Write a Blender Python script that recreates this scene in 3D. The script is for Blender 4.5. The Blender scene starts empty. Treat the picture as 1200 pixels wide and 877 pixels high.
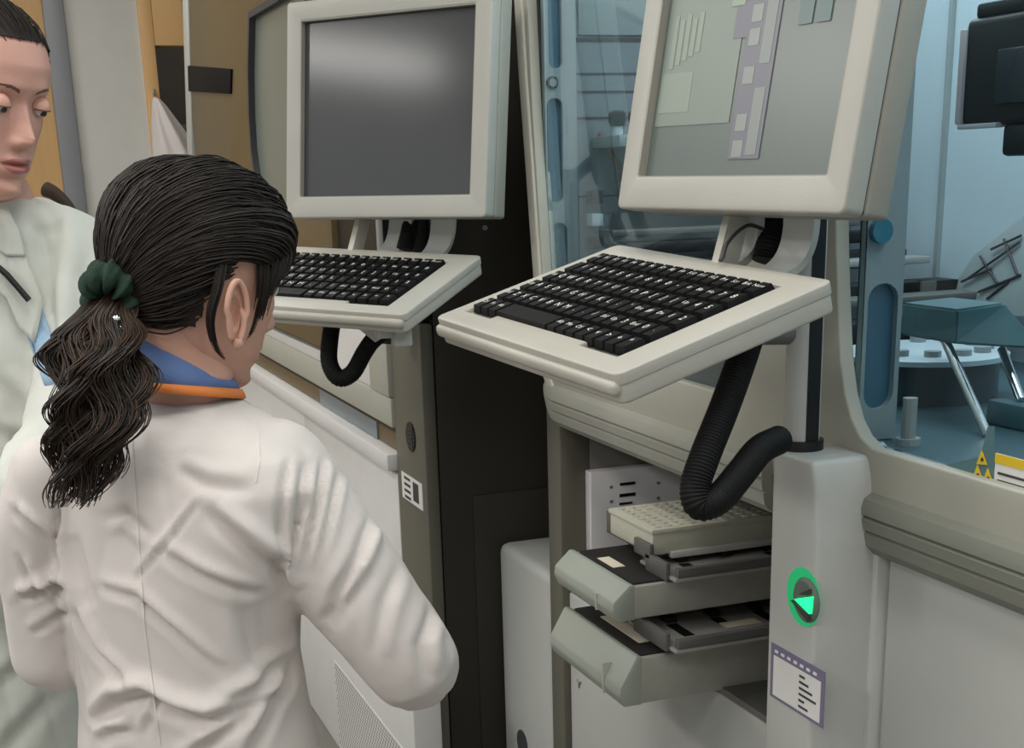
import bpy, bmesh, math, random
import numpy as np
from mathutils import Vector, Matrix, noise
from mathutils.bvhtree import BVHTree
random.seed(7); np.random.seed(7)
S = bpy.context.scene
COL = S.collection
PI = math.pi
R = math.radians

# ------------------------------------------------------------------ camera
F_PX, CXP, CYP = 1600.0, 600.0, 700.0           # focal length and principal point, 1200x877 frame
RV = Vector((0.35553187, 0.93425075, -0.02779622)).normalized()
UV = Vector((-0.26903765, 0.13077314, 0.95421021)).normalized()
FV = Vector((-0.8951066, 0.33177391, -0.29784265)).normalized()
EYE = Vector((0, 0, 1.5))
cd = bpy.data.cameras.new('camera'); cam = bpy.data.objects.new('camera', cd); COL.objects.link(cam)
cd.sensor_fit = 'HORIZONTAL'; cd.sensor_width = 36; cd.lens = F_PX/1200*36
cd.shift_x = 0.0; cd.shift_y = (CYP-438.5)/1200; cd.clip_start = 0.02
cam.matrix_world = Matrix.Translation(EYE) @ Matrix((RV, UV, -FV)).transposed().to_4x4()
S.camera = cam
# ------------------------------------------------------------------ world, exposure
S.view_settings.view_transform = 'Standard'; S.view_settings.look = 'None'
S.view_settings.gamma = 1; S.view_settings.use_curve_mapping = False
S.view_settings.exposure = -0.09
W = bpy.data.worlds.new('world'); S.world = W; W.use_nodes = True
W.node_tree.nodes['Background'].inputs[0].default_value = (0.80, 0.795, 0.78, 1)
W.node_tree.nodes['Background'].inputs[1].default_value = 0.60
# ------------------------------------------------------------------ big lights (ceiling panels' light)
def area(name, loc, sx, sy, power, color=(1, .985, .965), rot=(0, 0, 0)):
    l = bpy.data.lights.new(name, 'AREA'); l.shape = 'RECTANGLE'; l.size = sx; l.size_y = sy
    l.energy = power; l.color = color
    o = bpy.data.objects.new(name, l); COL.objects.link(o); o.location = loc; o.rotation_euler = rot
    return o
PANELS = [(-4.6, -0.9), (-2.2, -0.9), (0.2, -0.9), (-4.6, 0.25), (-1.1, 0.35), (1.0, 0.6), (-2.95, -3.85), (-0.6, -2.45), (-4.0, -2.35)]
for (x, y) in PANELS:
    area('ceiling_panel_light', (x, y, 2.90), 1.1, 0.55, 10 if y < -3 else 44 if y < -2 else 12)
area('hood_light', (-1.9, 1.30, 2.14), 0.8, 0.4, 8, (.96, .99, 1.0))
area('hood_light', (-1.0, 1.30, 2.14), 0.8, 0.4, 7, (.96, .99, 1.0))

# ------------------------------------------------------------------ pixel <-> world helpers
def ray(px, py): return FV + RV*((px-CXP)/F_PX) - UV*((py-CYP)/F_PX)
def onY(px, py, Y): d = ray(px, py); return EYE + d*(Y/d.y)
def onX(px, py, X): d = ray(px, py); return EYE + d*(X/d.x)
def onZ(px, py, Z): d = ray(px, py); return EYE + d*((Z-1.5)/d.z)
def atD(px, py, D): return EYE + ray(px, py)*D
def loc_on(px, py, M, z=0.0):
    Mi = M.inverted(); o = Mi @ EYE; d = Mi.to_3x3() @ ray(px, py); t = (z-o.z)/d.z
    return o + d*t

# ------------------------------------------------------------------ materials
def s2l(c): return tuple(((v/255)/12.92 if v/255 <= .04045 else ((v/255+.055)/1.055)**2.4) for v in c)
def mat(name, rgb, rough=.5, metal=0., var=.06, scale=12., bump=0., bscale=60., emit=None, spec=.5, coat=0., stretch=None, sheen=0.):
    m = bpy.data.materials.new(name); m.use_nodes = True; nt = m.node_tree; b = nt.nodes['Principled BSDF']
    c = s2l(rgb)
    b.inputs['Roughness'].default_value = rough; b.inputs['Metallic'].default_value = metal
    b.inputs['Specular IOR Level'].default_value = spec
    b.inputs['Coat Weight'].default_value = coat
    if sheen: b.inputs['Sheen Weight'].default_value = sheen
    tc = nt.nodes.new('ShaderNodeTexCoord'); n = nt.nodes.new('ShaderNodeTexNoise'); n.inputs['Scale'].default_value = scale
    n.inputs['Detail'].default_value = 4
    src = tc.outputs['Object']
    if stretch:
        mp = nt.nodes.new('ShaderNodeMapping'); mp.inputs['Scale'].default_value = stretch
        nt.links.new(src, mp.inputs['Vector']); src = mp.outputs[0]
    nt.links.new(src, n.inputs['Vector'])
    mx = nt.nodes.new('ShaderNodeMix'); mx.data_type = 'RGBA'
    mx.inputs[6].default_value = (*[v*(1-var) for v in c], 1); mx.inputs[7].default_value = (*[min(1, v*(1+var)) for v in c], 1)
    nt.links.new(n.outputs['Fac'], mx.inputs[0]); nt.links.new(mx.outputs[2], b.inputs['Base Color'])
    if bump:
        n2 = nt.nodes.new('ShaderNodeTexNoise'); n2.inputs['Scale'].default_value = bscale; n2.inputs['Detail'].default_value = 3
        nt.links.new(src, n2.inputs['Vector'])
        bp = nt.nodes.new('ShaderNodeBump'); bp.inputs['Strength'].default_value = bump; bp.inputs['Distance'].default_value = .004
        nt.links.new(n2.outputs['Fac'], bp.inputs['Height']); nt.links.new(bp.outputs[0], b.inputs['Normal'])
    if emit:
        b.inputs['Emission Color'].default_value = (*s2l(emit[0]), 1); b.inputs['Emission Strength'].default_value = emit[1]
    return m
def glass(name, tint, rough=.02, refl=.12):
    m = bpy.data.materials.new(name); m.use_nodes = True; nt = m.node_tree; nt.nodes.clear()
    o = nt.nodes.new('ShaderNodeOutputMaterial'); t = nt.nodes.new('ShaderNodeBsdfTransparent'); g = nt.nodes.new('ShaderNodeBsdfGlossy')
    t.inputs[0].default_value = (*s2l(tint), 1); g.inputs['Roughness'].default_value = rough; g.inputs[0].default_value = (.9, .95, 1, 1)
    mx = nt.nodes.new('ShaderNodeMixShader'); lw = nt.nodes.new('ShaderNodeLayerWeight'); lw.inputs[0].default_value = refl
    n = nt.nodes.new('ShaderNodeTexNoise'); n.inputs['Scale'].default_value = 3
    ma = nt.nodes.new('ShaderNodeMath'); ma.operation = 'MULTIPLY_ADD'; ma.inputs[1].default_value = .35
    nt.links.new(lw.outputs['Fresnel'], ma.inputs[0]); ma.inputs[2].default_value = .01
    nt.links.new(ma.outputs[0], mx.inputs[0]); nt.links.new(t.outputs[0], mx.inputs[1]); nt.links.new(g.outputs[0], mx.inputs[2])
    nt.links.new(mx.outputs[0], o.inputs[0]); return m
M = dict(
    cream=mat('cream_plastic', (196, 194, 182), .45, bump=.05, bscale=300),
    fascia=mat('fascia_plastic', (172, 172, 160), .45, bump=.05, bscale=300),
    white=mat('white_painted_metal', (188, 190, 186), .4, bump=.04, bscale=250),
    panelwhite=mat('bright_white_panel', (214, 213, 211), .45),
    tray=mat('tray_plastic', (184, 181, 171), .42, bump=.05, bscale=300),
    bezel=mat('monitor_plastic', (172, 171, 163), .42, bump=.05, bscale=300),
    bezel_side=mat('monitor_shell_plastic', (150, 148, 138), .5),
    groove=mat('shadow_gap', (52, 50, 46), .7),
    bumper=mat('bumper_rubber', (128, 130, 120), .6),
    stile=mat('stile_paint', (98, 96, 84), .5),
    recess=mat('recess_paint', (140, 136, 130), .6),
    dark=mat('dark_side_panel', (42, 39, 31), .55, var=.12, scale=3),
    hood=mat('brown_tinted_hood', (98, 83, 54), .42, var=.10, scale=5, stretch=(1, 1, 8)),
    hoodglass=mat('greenish_window', (118, 128, 120), .2, var=.10, scale=3),
    black=mat('black_plastic', (12, 12, 13), .45),
    hose=mat('black_corrugated_hose', (6, 6, 7), .65, spec=.3),
    key=mat('black_keycap', (9, 9, 10), .6, spec=.3, bump=.1, bscale=400),
    keybase=mat('black_keyboard_base', (15, 15, 16), .6),
    legend=mat('key_legend', (235, 235, 230), .6),
    steel=mat('brushed_steel', (176, 176, 172), .38, .35, stretch=(1, 20, 20)),
    darksteel=mat('dark_steel', (112, 112, 110), .42, .3),
    zinc=mat('drawer_metal', (168, 167, 157), .5, .1, var=.12, scale=40),
    handle=mat('drawer_handle', (166, 172, 162), .45),
    liner=mat('drawer_liner', (30, 27, 24), .6),
    paper=mat('paper_tag', (232, 220, 200), .8),
    rack=mat('rack_plastic', (206, 205, 188), .55, bump=.3, bscale=120),
    teal=mat('teal_cover', (84, 118, 124), .35),
    slotpanel=mat('pillar_paint', (150, 160, 160), .4),
    slotblue=mat('pillar_slot', (66, 104, 124), .35),
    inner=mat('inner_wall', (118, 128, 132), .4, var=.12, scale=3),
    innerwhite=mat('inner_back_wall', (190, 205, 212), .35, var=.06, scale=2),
    deck=mat('deck', (70, 96, 104), .35, var=.2, scale=6),
    chrome=mat('chrome', (225, 228, 230), .12, 1.),
    yellow=mat('yellow_sticker', (222, 190, 40), .5),
    sticker=mat('white_sticker', (226, 226, 222), .5),
    purple=mat('purple_print', (120, 112, 140), .6),
    ink=mat('ink', (60, 58, 62), .6),
    greenled=mat('green_glow', (20, 160, 100), .4, emit=((20, 205, 120), .40)),
    greenhot=mat('green_led', (10, 220, 120), .3, emit=((30, 255, 140), 1.6)),
    dial=mat('dial_grey', (100, 112, 104), .4),
    wallw=mat('wall_paint', (196, 196, 190), .85, bump=.05, bscale=200),
    wood=mat('door_wood', (190, 152, 100), .5, var=.10, scale=6, stretch=(1, 6, .5)),
    greymetal=mat('grey_door_frame', (122, 124, 128), .45),
    woodlight=mat('wood_frame', (210, 168, 112), .5, var=.08, scale=6, stretch=(1, 6, .5)),
    floor=mat('vinyl_floor', (120, 118, 112), .5, var=.1, scale=20),
    ceil=mat('ceiling_tile', (205, 204, 200), .9, bump=.2, bscale=150),
    lamp=mat('lamp_diffuser', (250, 248, 240), .6, emit=((255, 250, 240), 2.5)),
    coat=mat('lab_coat_cotton', (214, 207, 202), .8, var=.025, scale=8, bump=.12, bscale=700, sheen=.15),
    coat2=mat('greenish_lab_coat', (208, 211, 203), .8, var=.04, scale=10, bump=.15, bscale=500),
    coatseam=mat('coat_seam', (222, 216, 211), .85),
    skin=mat('skin_fair', (212, 162, 146), .5, var=.05, scale=20, bump=.08, bscale=300),
    skin2=mat('skin_girl', (206, 160, 140), .55, var=.05, scale=20),
    hair=mat('dark_brown_hair', (30, 22, 16), .55, var=.5, scale=60, spec=.4),
    hairlight=mat('brown_hair', (60, 43, 30), .5, var=.4, scale=60, spec=.4),
    green=mat('green_velvet', (12, 44, 30), .85, var=.3, scale=60, bump=.5, bscale=120),
    blue=mat('blue_collar', (98, 124, 176), .75, bump=.15, bscale=500),
    orange=mat('orange_trim', (226, 132, 62), .7),
    lips=mat('lips', (178, 112, 106), .45), brow=mat('eyebrow', (112, 82, 68), .7),
    eyew=mat('eye_white', (205, 200, 195), .25), iris=mat('iris', (52, 42, 34), .2),
    trouser=mat('dark_trousers', (40, 42, 52), .8), shoe=mat('black_shoe', (25, 25, 26), .5),
    lightblue=mat('light_blue_shirt', (150, 180, 205), .8),
)

# ------------------------------------------------------------------ object helpers
def tag(o, label=None, cat=None, group=None, kind=None):
    if label: o['label'] = label
    if cat: o['category'] = cat
    if group: o['group'] = group
    if kind: o['kind'] = kind
    return o
def thing(name, label, cat, loc=(0, 0, 0), group=None, mtx=None):
    o = bpy.data.objects.new(name, None); COL.objects.link(o); o.empty_display_size = .05
    if mtx is not None: o.matrix_world = mtx
    else: o.location = loc
    bpy.context.view_layer.update() if mtx is not None else None
    return tag(o, label, cat, group)
WORLD = {}
def link(name, me, material=None, parent=None, smooth=False, world=True):
    """world=True: mesh coordinates are world ones, kept in place when parented"""
    o = bpy.data.objects.new(name, me); COL.objects.link(o)
    if material is not None:
        for m_ in (material if isinstance(material, (list, tuple)) else [material]): me.materials.append(m_)
    if parent is not None:
        o.parent = parent
        if world:
            top = parent; mw = Matrix.Identity(4); chain = []
            while top is not None: chain.append(top); top = top.parent
            for c in reversed(chain): mw = mw @ c.matrix_parent_inverse @ c.matrix_basis
            o.matrix_parent_inverse = mw.inverted()
    if smooth:
        for p in me.polygons: p.use_smooth = True
    return o
def bm_done(name, bm, material=None, parent=None, smooth=False, world=True, weld=False):
    if weld: bmesh.ops.remove_doubles(bm, verts=bm.verts, dist=1e-5)
    bmesh.ops.recalc_face_normals(bm, faces=bm.faces)
    me = bpy.data.meshes.new(name); bm.to_mesh(me); bm.free()
    return link(name, me, material, parent, smooth, world)
def autosmooth(o, ang=35):
    me = o.data
    for p in me.polygons: p.use_smooth = True
    try: me.set_sharp_from_angle(angle=R(ang))
    except Exception: pass
    return o
def add_box(bm, x0, x1, y0, y1, z0, z1, bev=0., seg=2, mi=0):
    v = [bm.verts.new((x, y, z)) for z in (z0, z1) for (x, y) in ((x0, y0), (x1, y0), (x1, y1), (x0, y1))]
    fs = [bm.faces.new([v[i] for i in q]) for q in ((3, 2, 1, 0), (4, 5, 6, 7), (0, 1, 5, 4), (1, 2, 6, 5), (2, 3, 7, 6), (3, 0, 4, 7))]
    for f in fs: f.material_index = mi
    if bev > 0:
        es = list({e for f in fs for e in f.edges})
        bmesh.ops.bevel(bm, geom=es, offset=bev, segments=seg, affect='EDGES', profile=.5, clamp_overlap=True)
def box(name, x0, x1, y0, y1, z0, z1, material, parent=None, bev=.0, seg=2, world=True):
    bm = bmesh.new(); add_box(bm, min(x0, x1), max(x0, x1), min(y0, y1), max(y0, y1), min(z0, z1), max(z0, z1), bev, seg)
    o = bm_done(name, bm, material, parent, world=world)
    return autosmooth(o) if bev else o
def add_prism(bm, pts, ext, mi=0):
    a = [bm.verts.new(p) for p in pts]; b = [bm.verts.new(Vector(p)+Vector(ext)) for p in pts]; n = len(a)
    bm.faces.new(a).material_index = mi; bm.faces.new(b[::-1]).material_index = mi
    for i in range(n): bm.faces.new((a[i], b[i], b[(i+1) % n], a[(i+1) % n])).material_index = mi
def prism(name, pts, ext, material, parent=None, bev=0., world=True, seg=2):
    bm = bmesh.new(); add_prism(bm, [Vector(p) for p in pts], ext)
    bmesh.ops.recalc_face_normals(bm, faces=bm.faces)
    if bev: bmesh.ops.bevel(bm, geom=bm.edges[:], offset=bev, segments=seg, affect='EDGES', profile=.5, clamp_overlap=True)
    o = bm_done(name, bm, material, parent, world=world)
    return autosmooth(o) if bev else o
def frames(pts):
    pts = [Vector(p) for p in pts]; n = len(pts); T = []
    for i in range(n): T.append((pts[min(i+1, n-1)]-pts[max(i-1, 0)]).normalized())
    up = Vector((0, 0, 1)) if abs(T[0].z) < .9 else Vector((1, 0, 0))
    N = [(up-T[0]*up.dot(T[0])).normalized()]
    for i in range(1, n):
        v = N[-1]-T[i]*N[-1].dot(T[i]); N.append(v.normalized() if v.length > 1e-6 else N[-1])
    return pts, T, N
def add_tube(bm, pts, rad, n=12, cap=True, mi=0, closed=False, sx=1.):
    pts, T, N = frames(pts); rings = []
    for i, p in enumerate(pts):
        r = rad[i] if hasattr(rad, '__len__') else rad; B = T[i].cross(N[i])
        rings.append([bm.verts.new(p+(N[i]*math.cos(2*PI*k/n)+B*math.sin(2*PI*k/n)*sx)*r) for k in range(n)])
    m = len(rings)
    for i in range(m if closed else m-1):
        a, b = rings[i], rings[(i+1) % m]
        for k in range(n): bm.faces.new((a[k], a[(k+1) % n], b[(k+1) % n], b[k])).material_index = mi
    if cap and not closed:
        bm.faces.new(rings[0][::-1]).material_index = mi; bm.faces.new(rings[-1]).material_index = mi
def tube(name, pts, rad, material, parent=None, n=12, world=True, closed=False):
    bm = bmesh.new(); add_tube(bm, pts, rad, n, closed=closed); return autosmooth(bm_done(name, bm, material, parent, world=world), 50)
def spline(pts, n=8):
    pts = [Vector(p) for p in pts]; out = []
    P = [pts[0]*2-pts[1]]+pts+[pts[-1]*2-pts[-2]]
    for i in range(1, len(P)-2):
        for k in range(n):
            t = k/n; a, b, c, d = P[i-1], P[i], P[i+1], P[i+2]
            out.append(.5*((2*b)+(c-a)*t+(2*a-5*b+4*c-d)*t*t+(3*b-a-3*c+d)*t**3))
    out.append(pts[-1]); return out
def plate(name, outer, holes, to3, thick, material, parent=None, bevel=0., world=True):
    """flat plate with holes: 2D outlines filled, then mapped by to3(u, v, w); thickness in -w..0"""
    cu = bpy.data.curves.new('tmp', 'CURVE'); cu.dimensions = '2D'; cu.fill_mode = 'BOTH'
    cu.extrude = thick/2; cu.bevel_depth = bevel; cu.bevel_resolution = 2; cu.offset = -bevel
    for pl in [outer]+list(holes):
        sp = cu.splines.new('POLY'); sp.points.add(len(pl)-1); sp.use_cyclic_u = True
        for i, (u, v) in enumerate(pl): sp.points[i].co = (u, v, 0, 1)
    ob = bpy.data.objects.new('tmp', cu); COL.objects.link(ob)
    dg = bpy.context.evaluated_depsgraph_get(); me = bpy.data.meshes.new_from_object(ob.evaluated_get(dg))
    bpy.data.objects.remove(ob); bpy.data.curves.remove(cu)
    bm = bmesh.new(); bm.from_mesh(me); bpy.data.meshes.remove(me)
    for v in bm.verts: v.co = to3(v.co.x, v.co.y, v.co.z-thick/2)
    return autosmooth(bm_done(name, bm, material, parent, world=world, weld=True), 40)
def rrect(x0, x1, y0, y1, r, n=6):
    o = []
    for cx_, cy_, a0 in ((x1-r, y1-r, 0), (x0+r, y1-r, 90), (x0+r, y0+r, 180), (x1-r, y0+r, 270)):
        for k in range(n+1): a = R(a0+90*k/n); o.append((cx_+r*math.cos(a), cy_+r*math.sin(a)))
    return o
def text_mesh(s, size):
    cu = bpy.data.curves.new('t', 'FONT'); cu.body = s; cu.size = size; cu.align_x = 'CENTER'; cu.align_y = 'CENTER'; cu.resolution_u = 2
    ob = bpy.data.objects.new('t', cu); COL.objects.link(ob)
    dg = bpy.context.evaluated_depsgraph_get(); me = bpy.data.meshes.new_from_object(ob.evaluated_get(dg))
    bpy.data.objects.remove(ob); bpy.data.curves.remove(cu); return me
Yto3 = lambda Y: (lambda u, v, w: Vector((u, Y-w, v)))      # plate facing -Y, thickness going +Y
Xto3 = lambda X: (lambda u, v, w: Vector((X+w, u, v)))      # plate facing +X, thickness going -X

# ================================================================== THE ROOM
def struct(name, x0, x1, y0, y1, z0, z1, m): return tag(box(name, x0, x1, y0, y1, z0, z1, m), kind='structure')
struct('floor', -6.6, 2.2, -5.5, 2.6, -.05, 0, M['floor'])
struct('ceiling', -6.6, 2.2, -5.5, 2.6, 3.0, 3.05, M['ceil'])
struct('wall_right', -6.6, 2.2, 2.4, 2.6, 0, 3.0, M['wallw'])
WX = -6.2
# back wall with a doorway and an interior window: three pieces as built
wy = [-3.0, -.62, .44, .735, 1.9, 2.4]
wb = plate('wall_back', [(-3.0, 0), (2.4, 0), (2.4, 3.0), (-3.0, 3.0)],
           [[(-.60, .0001), (.41, .0001), (.41, 2.45), (-.60, 2.45)], [(.79, .9), (1.85, .9), (1.85, 2.5), (.79, 2.5)]], Xto3(WX), .12, M['wallw'])
tag(wb, kind='structure')
door = thing('door_1', None, None, (WX, -.1, 0)); tag(door, kind='structure')
box('door_leaf', WX-.08, WX-.04, -.56, .375, .01, 2.41, M['wood'], door)
for (a, b, c, d) in ((.365, .445, 0, 2.5), (-.66, -.56, 0, 2.5), (-.66, .445, 2.41, 2.5)):
    box('door_frame', WX-.12, WX+.03, a, b, c, d, M['greymetal'], door, .004)
bm = bmesh.new(); add_tube(bm, [(WX-.04, -.45, 1.02), (WX+.02, -.45, 1.02), (WX+.025, -.44, 1.02), (WX+.025, -.33, 1.02)], .01, 10)
autosmooth(bm_done('door_handle', bm, M['steel'], door), 60)
win = thing('window_1', None, None, (WX, 1.3, .9)); tag(win, kind='structure')
for (a, b, c, d) in ((.735, .79, .86, 2.54), (1.85, 1.9, .86, 2.54), (.791, 1.849, 2.035, 2.54), (.791, 1.849, .86, .91)):
    box('window_frame', WX-.12, WX+.025, a, b, c, d, M['woodlight'], win, .003)
box('pane', WX-.07, WX-.06, .78, 1.86, .9, 2.04, glass('interior_window_glass', (215, 215, 212), .02, .30), win)
box('mullion', WX-.09, WX-.04, 1.28, 1.31, .9, 2.04, M['woodlight'], win)
# dim room beyond the interior window
area('far_room_fill', (-7.0, 1.3, 2.6), .5, .8, 9)  # unseen fill added so the far room does not go black
struct('wall_far', -7.9, -7.85, -1.0, 2.6, 0, 3.0, mat('far_room_wall', (84, 80, 76), .9))
cab = thing('cabinet', 'dark storage cabinet with shelves behind the interior window', 'cabinet', (-7.5, 1.2, 0))
bm = bmesh.new(); add_box(bm, -7.8, -7.4, .6, 1.8, 0, 1.55); bm_done('cabinet_body', bm, M['ink'], cab)
for k, z in enumerate((1.56, 1.75)):
    box('shelf', -7.78, -7.42, .6, 1.8, z, z+.02, M['greymetal'], cab)
for k, (y, h, m_, lb_) in enumerate(((.80, .10, 'zinc', 'grey metal box at the left end of the cabinet shelf behind the interior window'), (.98, .06, 'fascia', 'low cream box right of the grey metal box on the cabinet shelf behind the window'))):
    tag(box('storage_box', -7.7, -7.5, y, y+.12, 1.58, 1.58+h, M[m_]), lb_, 'box')
struct('baseboard_back', WX+.0, WX+.015, .445, 2.4, 0, .1, M['greymetal'])
struct('baseboard_right', WX, 2.2, 2.385, 2.4, 0, .1, M['greymetal'])
for k, (x, y) in enumerate(PANELS):
    t = thing('ceiling_light', 'recessed white ceiling light panel above the laboratory', 'ceiling light', (x, y, 2.95), 'ceiling light panels')
    box('diffuser', x-.58, x+.58, y-.28, y+.28, 2.955, 2.97, M['lamp'], t)
    bm = bmesh.new()
    for q in ((x-.61, x+.61, y-.31, y-.28), (x-.61, x+.61, y+.28, y+.31), (x-.61, x-.58, y-.28, y+.28), (x+.58, x+.61, y-.28, y+.28)): add_box(bm, *q, 2.945, 3.0)
    bm_done('frame', bm, M['white'], t)
# white lab coat hanging on a wall hook beside the interior window
hc = thing('hanging_lab_coat', 'white lab coat hanging on a hook on the back wall beside the wood framed window', 'coat', (WX+.05, .80, 0))
bm = bmesh.new(); rows = []
for (z, yl, yr, d) in ((1.835, .762, .772, .02), (1.825, .755, .790, .035), (1.80, .750, .812, .05), (1.74, .742, .852, .07), (1.68, .738, .893, .085), (1.62, .735, .930, .09), (1.50, .730, .965, .10), (1.2, .72, .985, .10), (.85, .71, 1.0, .11)):
    row = []
    for k in range(41):
        t = k/40; y = yl+(yr-yl)*t; x = WX+.03+d*math.sin(PI*t)**.6+.010*math.sin(15*t+z*3)*min(1, (1.85-z)*8)
        row.append(bm.verts.new((x, y, z)))
    rows.append(row)
for p, q in zip(rows, rows[1:]):
    for k in range(40): bm.faces.new((p[k], p[k+1], q[k+1], q[k])).smooth = True
o = bm_done('coat_cloth', bm, M['coat'], hc, True); so = o.modifiers.new('s', 'SOLIDIFY'); so.thickness = .012
tube('hook', [(WX, .765, 1.85), (WX+.05, .765, 1.85), (WX+.055, .765, 1.865)], .006, M['steel'], hc, 10)
# ================================================================== LEFT ANALYSER
LY = .81; LX = -2.68
la = thing('analyser', 'tall laboratory analyser with brown tinted hood and dark side panel, behind the left monitor', 'laboratory machine', (-4.0, 1.2, 0))
box('side_panel', LX-.03, LX, LY+.03, 1.75, .0, 2.35, M['dark'], la, .004)
box('side_panel_lower', LX, LX+.004, LY+.10, 1.74, .05, .845, M['dark'], la, .001)
box('body', -5.40, LX-.03, LY+.06, 1.75, 0, 2.30, M['recess'], la, .01)
# right hand column of the front
col = prism('front_column', [(-2.90, LY, .02), (LX, LY, .02), (LX, LY, 1.21), (-2.90, LY, 1.21)], (0, .029, 0), M['stile'], la, .006)
box('upper_column', -3.31, LX-.002, LY-.002, LY+.029, 1.215, 2.35, M['black'], la, .006)
# the round dark port and sticker on the column
c = onY(482, 512, LY)
bm = bmesh.new(); add_tube(bm, [(c.x, LY-.003, c.z), (c.x, LY+.003, c.z)], .032, 28)
port = bm_done('speaker_port', bm, M['black'], la)
bm = bmesh.new()
for a in range(5): add_box(bm, c.x-.02, c.x+.02, LY-.005, LY-.003, c.z-.018+.009*a-.0015, c.z-.018+.009*a+.0015)
bm_done('port_slat', bm, M['ink'], port)
a, b = onY(471, 552, LY), onY(497, 610, LY)
st = box('sticker', a.x, b.x, LY-.0015, LY, b.z+.02, a.z, M['sticker'], la)
bm = bmesh.new(); zc = (a.z+b.z)/2+.01; xc = (a.x+b.x)/2
for k in range(4): add_box(bm, xc-.055, xc-.01, LY-.0022, LY-.0015, zc+.02-.014*k-.003, zc+.02-.014*k+.003)
add_box(bm, xc+.01, xc+.05, LY-.0022, LY-.0015, zc-.02, zc+.022)
bm_done('print', bm, M['ink'], st)
# lower white panels, ledge, stripe
box('front_panel', -5.40, -3.86, LY, LY+.06, .05, .86, M['panelwhite'], la, .006)
box('front_panel', -3.85, -2.905, LY, LY+.06, .05, .86, M['panelwhite'], la, .006)
box('ledge', -5.40, -2.905, LY-.022, LY+.06, .865, .905, M['panelwhite'], la, .008)
x1 = onY(372, 470, LY).x; x2 = onY(438, 510, LY).x
box('stripe', -5.40, -2.905, LY+.012, LY+.06, .905, .955, M['hood'], la)
box('stripe_window', x1, x2, LY+.008, LY+.014, .908, .952, mat('blue_grey_window', (108, 124, 132), .3), la)
box('stripe_gap', -5.40, -2.905, LY+.006, LY+.05, .950, .962, M['black'], la)
box('sill', -5.40, -2.905, LY-.006, LY+.06, .962, 1.03, M['fascia'], la, .006)
prism('housing', [(-5.40, LY, 1.03), (-2.905, LY, 1.03), (-2.905, LY, 1.215), (-3.30, LY, 1.215), (-3.52, LY, 1.06), (-5.4, LY, 1.05)], (0, .06, 0), M['panelwhite'], la, .004)
box('housing_pillar', -3.06, -2.905, LY-.010, LY+.05, 1.03, 1.215, M['fascia'], la, .006)
# vented plinth standing a little proud of the front: rows of small holes in a white panel
PY = .745
pe = onY(486, 877, PY); vt = onY(393, 777, PY); vr = onY(472, 877, PY)
def hexgrid(x0, x1, z0, z1, s):
    o = []; j = 0; z = z0
    while z < z1:
        x = x0+(s/2 if j % 2 else 0)
        while x < x1: o.append((x, z)); x += s
        z += s*.62; j += 1
    return o
vg = box('vented_plinth', -5.3, pe.x, PY, LY, .0, .46, M['panelwhite'], la, .006)
vx0, vx1, vz0, vz1 = vt.x, vr.x, .03, vt.z
box('vent_field', vx0-.005, vx1+.005, PY-.001, PY+.002, vz0-.01, vz1+.006, M['sticker'], vg)
bm = bmesh.new()
for (x, z) in hexgrid(vx0, vx1, vz0, vz1, .0175):
    vs = [bm.verts.new((x+.0058*math.cos(k*PI/3), PY-.0015, z+.0042*math.sin(k*PI/3))) for k in range(6)]; bm.faces.new(vs)
vh = bm_done('vent_hole', bm, M['recess'], vg); vh['kind'] = 'stuff'
# brown tinted hood with its window, latch and white edge strip
owin = [(u, v) for (u, v) in rrect(-4.24, -3.42, 1.43, 1.935, .20, 10)]
ow2 = [(-4.12, 1.935), (-4.20, 1.80), (-4.24, 1.68), (-4.25, 1.58), (-4.22, 1.50), (-4.15, 1.45), (-4.0, 1.425), (-3.45, 1.425), (-3.42, 1.45), (-3.42, 1.91), (-3.45, 1.935)]
plate('hood', [(-5.38, 1.075), (-3.53, 1.075), (-3.315, 1.22), (-3.315, 2.35), (-5.38, 2.35)], [ow2[::-1]], Yto3(LY-.012), .07, M['hood'], la, .003)
rim = [(x*1., z) for x, z in ow2]
cxm = -3.83; czm = 1.68
plate('window_seal', [(cxm+(x-cxm)*1.03, czm+(z-czm)*1.04) for x, z in ow2], [[(cxm+(x-cxm)*.985, czm+(z-czm)*.975) for x, z in ow2][::-1]], Yto3(LY-.018), .02, M['ink'], la)
plate('hood_window', ow2, [], Yto3(LY+.0), .01, M['hoodglass'], la)
lc = [onY(x, y, LY-.012) for (x, y) in ((224, 107), (273, 110), (274, 81), (223, 77))]
prism('latch', lc, (0, -.010, 0), mat('latch_black', (12, 12, 14), .7, spec=.2), la, .002)
# white edge strip leaning a little
p0, p1 = onY(216, -60, LY-.02), onY(224, 200, LY-.02)
prism('edge_strip', [(p0.x-.09, LY-.02, p0.z), (p0.x+.03, LY-.02, p0.z), (p1.x+.03, LY-.02, p1.z), (p1.x-.09, LY-.02, p1.z)], (0, .06, 0), M['white'], la, .004)
s = onX(568, 267, LX)
bm = bmesh.new(); add_tube(bm, [(LX, s.y, s.z), (LX+.004, s.y, s.z)], .005, 12); bm_done('screw', bm, M['steel'], la)

# ================================================================== RIGHT ANALYSER
RY = .95
ra = thing('analyser', 'cream laboratory analyser with wide windows, a white column and open sample drawers', 'laboratory machine', (-1.4, 1.3, 0))
XE = -.35
# white lower body showing left of the stile
box('base_cabinet', -2.655, -2.36, RY+.005, 1.7, .03, .745, M['white'], ra, .02, 4)
bm = bmesh.new(); c = onY(610, 872, RY); add_tube(bm, [(c.x, RY+.003, c.z), (c.x, RY+.009, c.z)], .03, 20); bm_done('badge', bm, M['ink'], ra)
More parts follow.
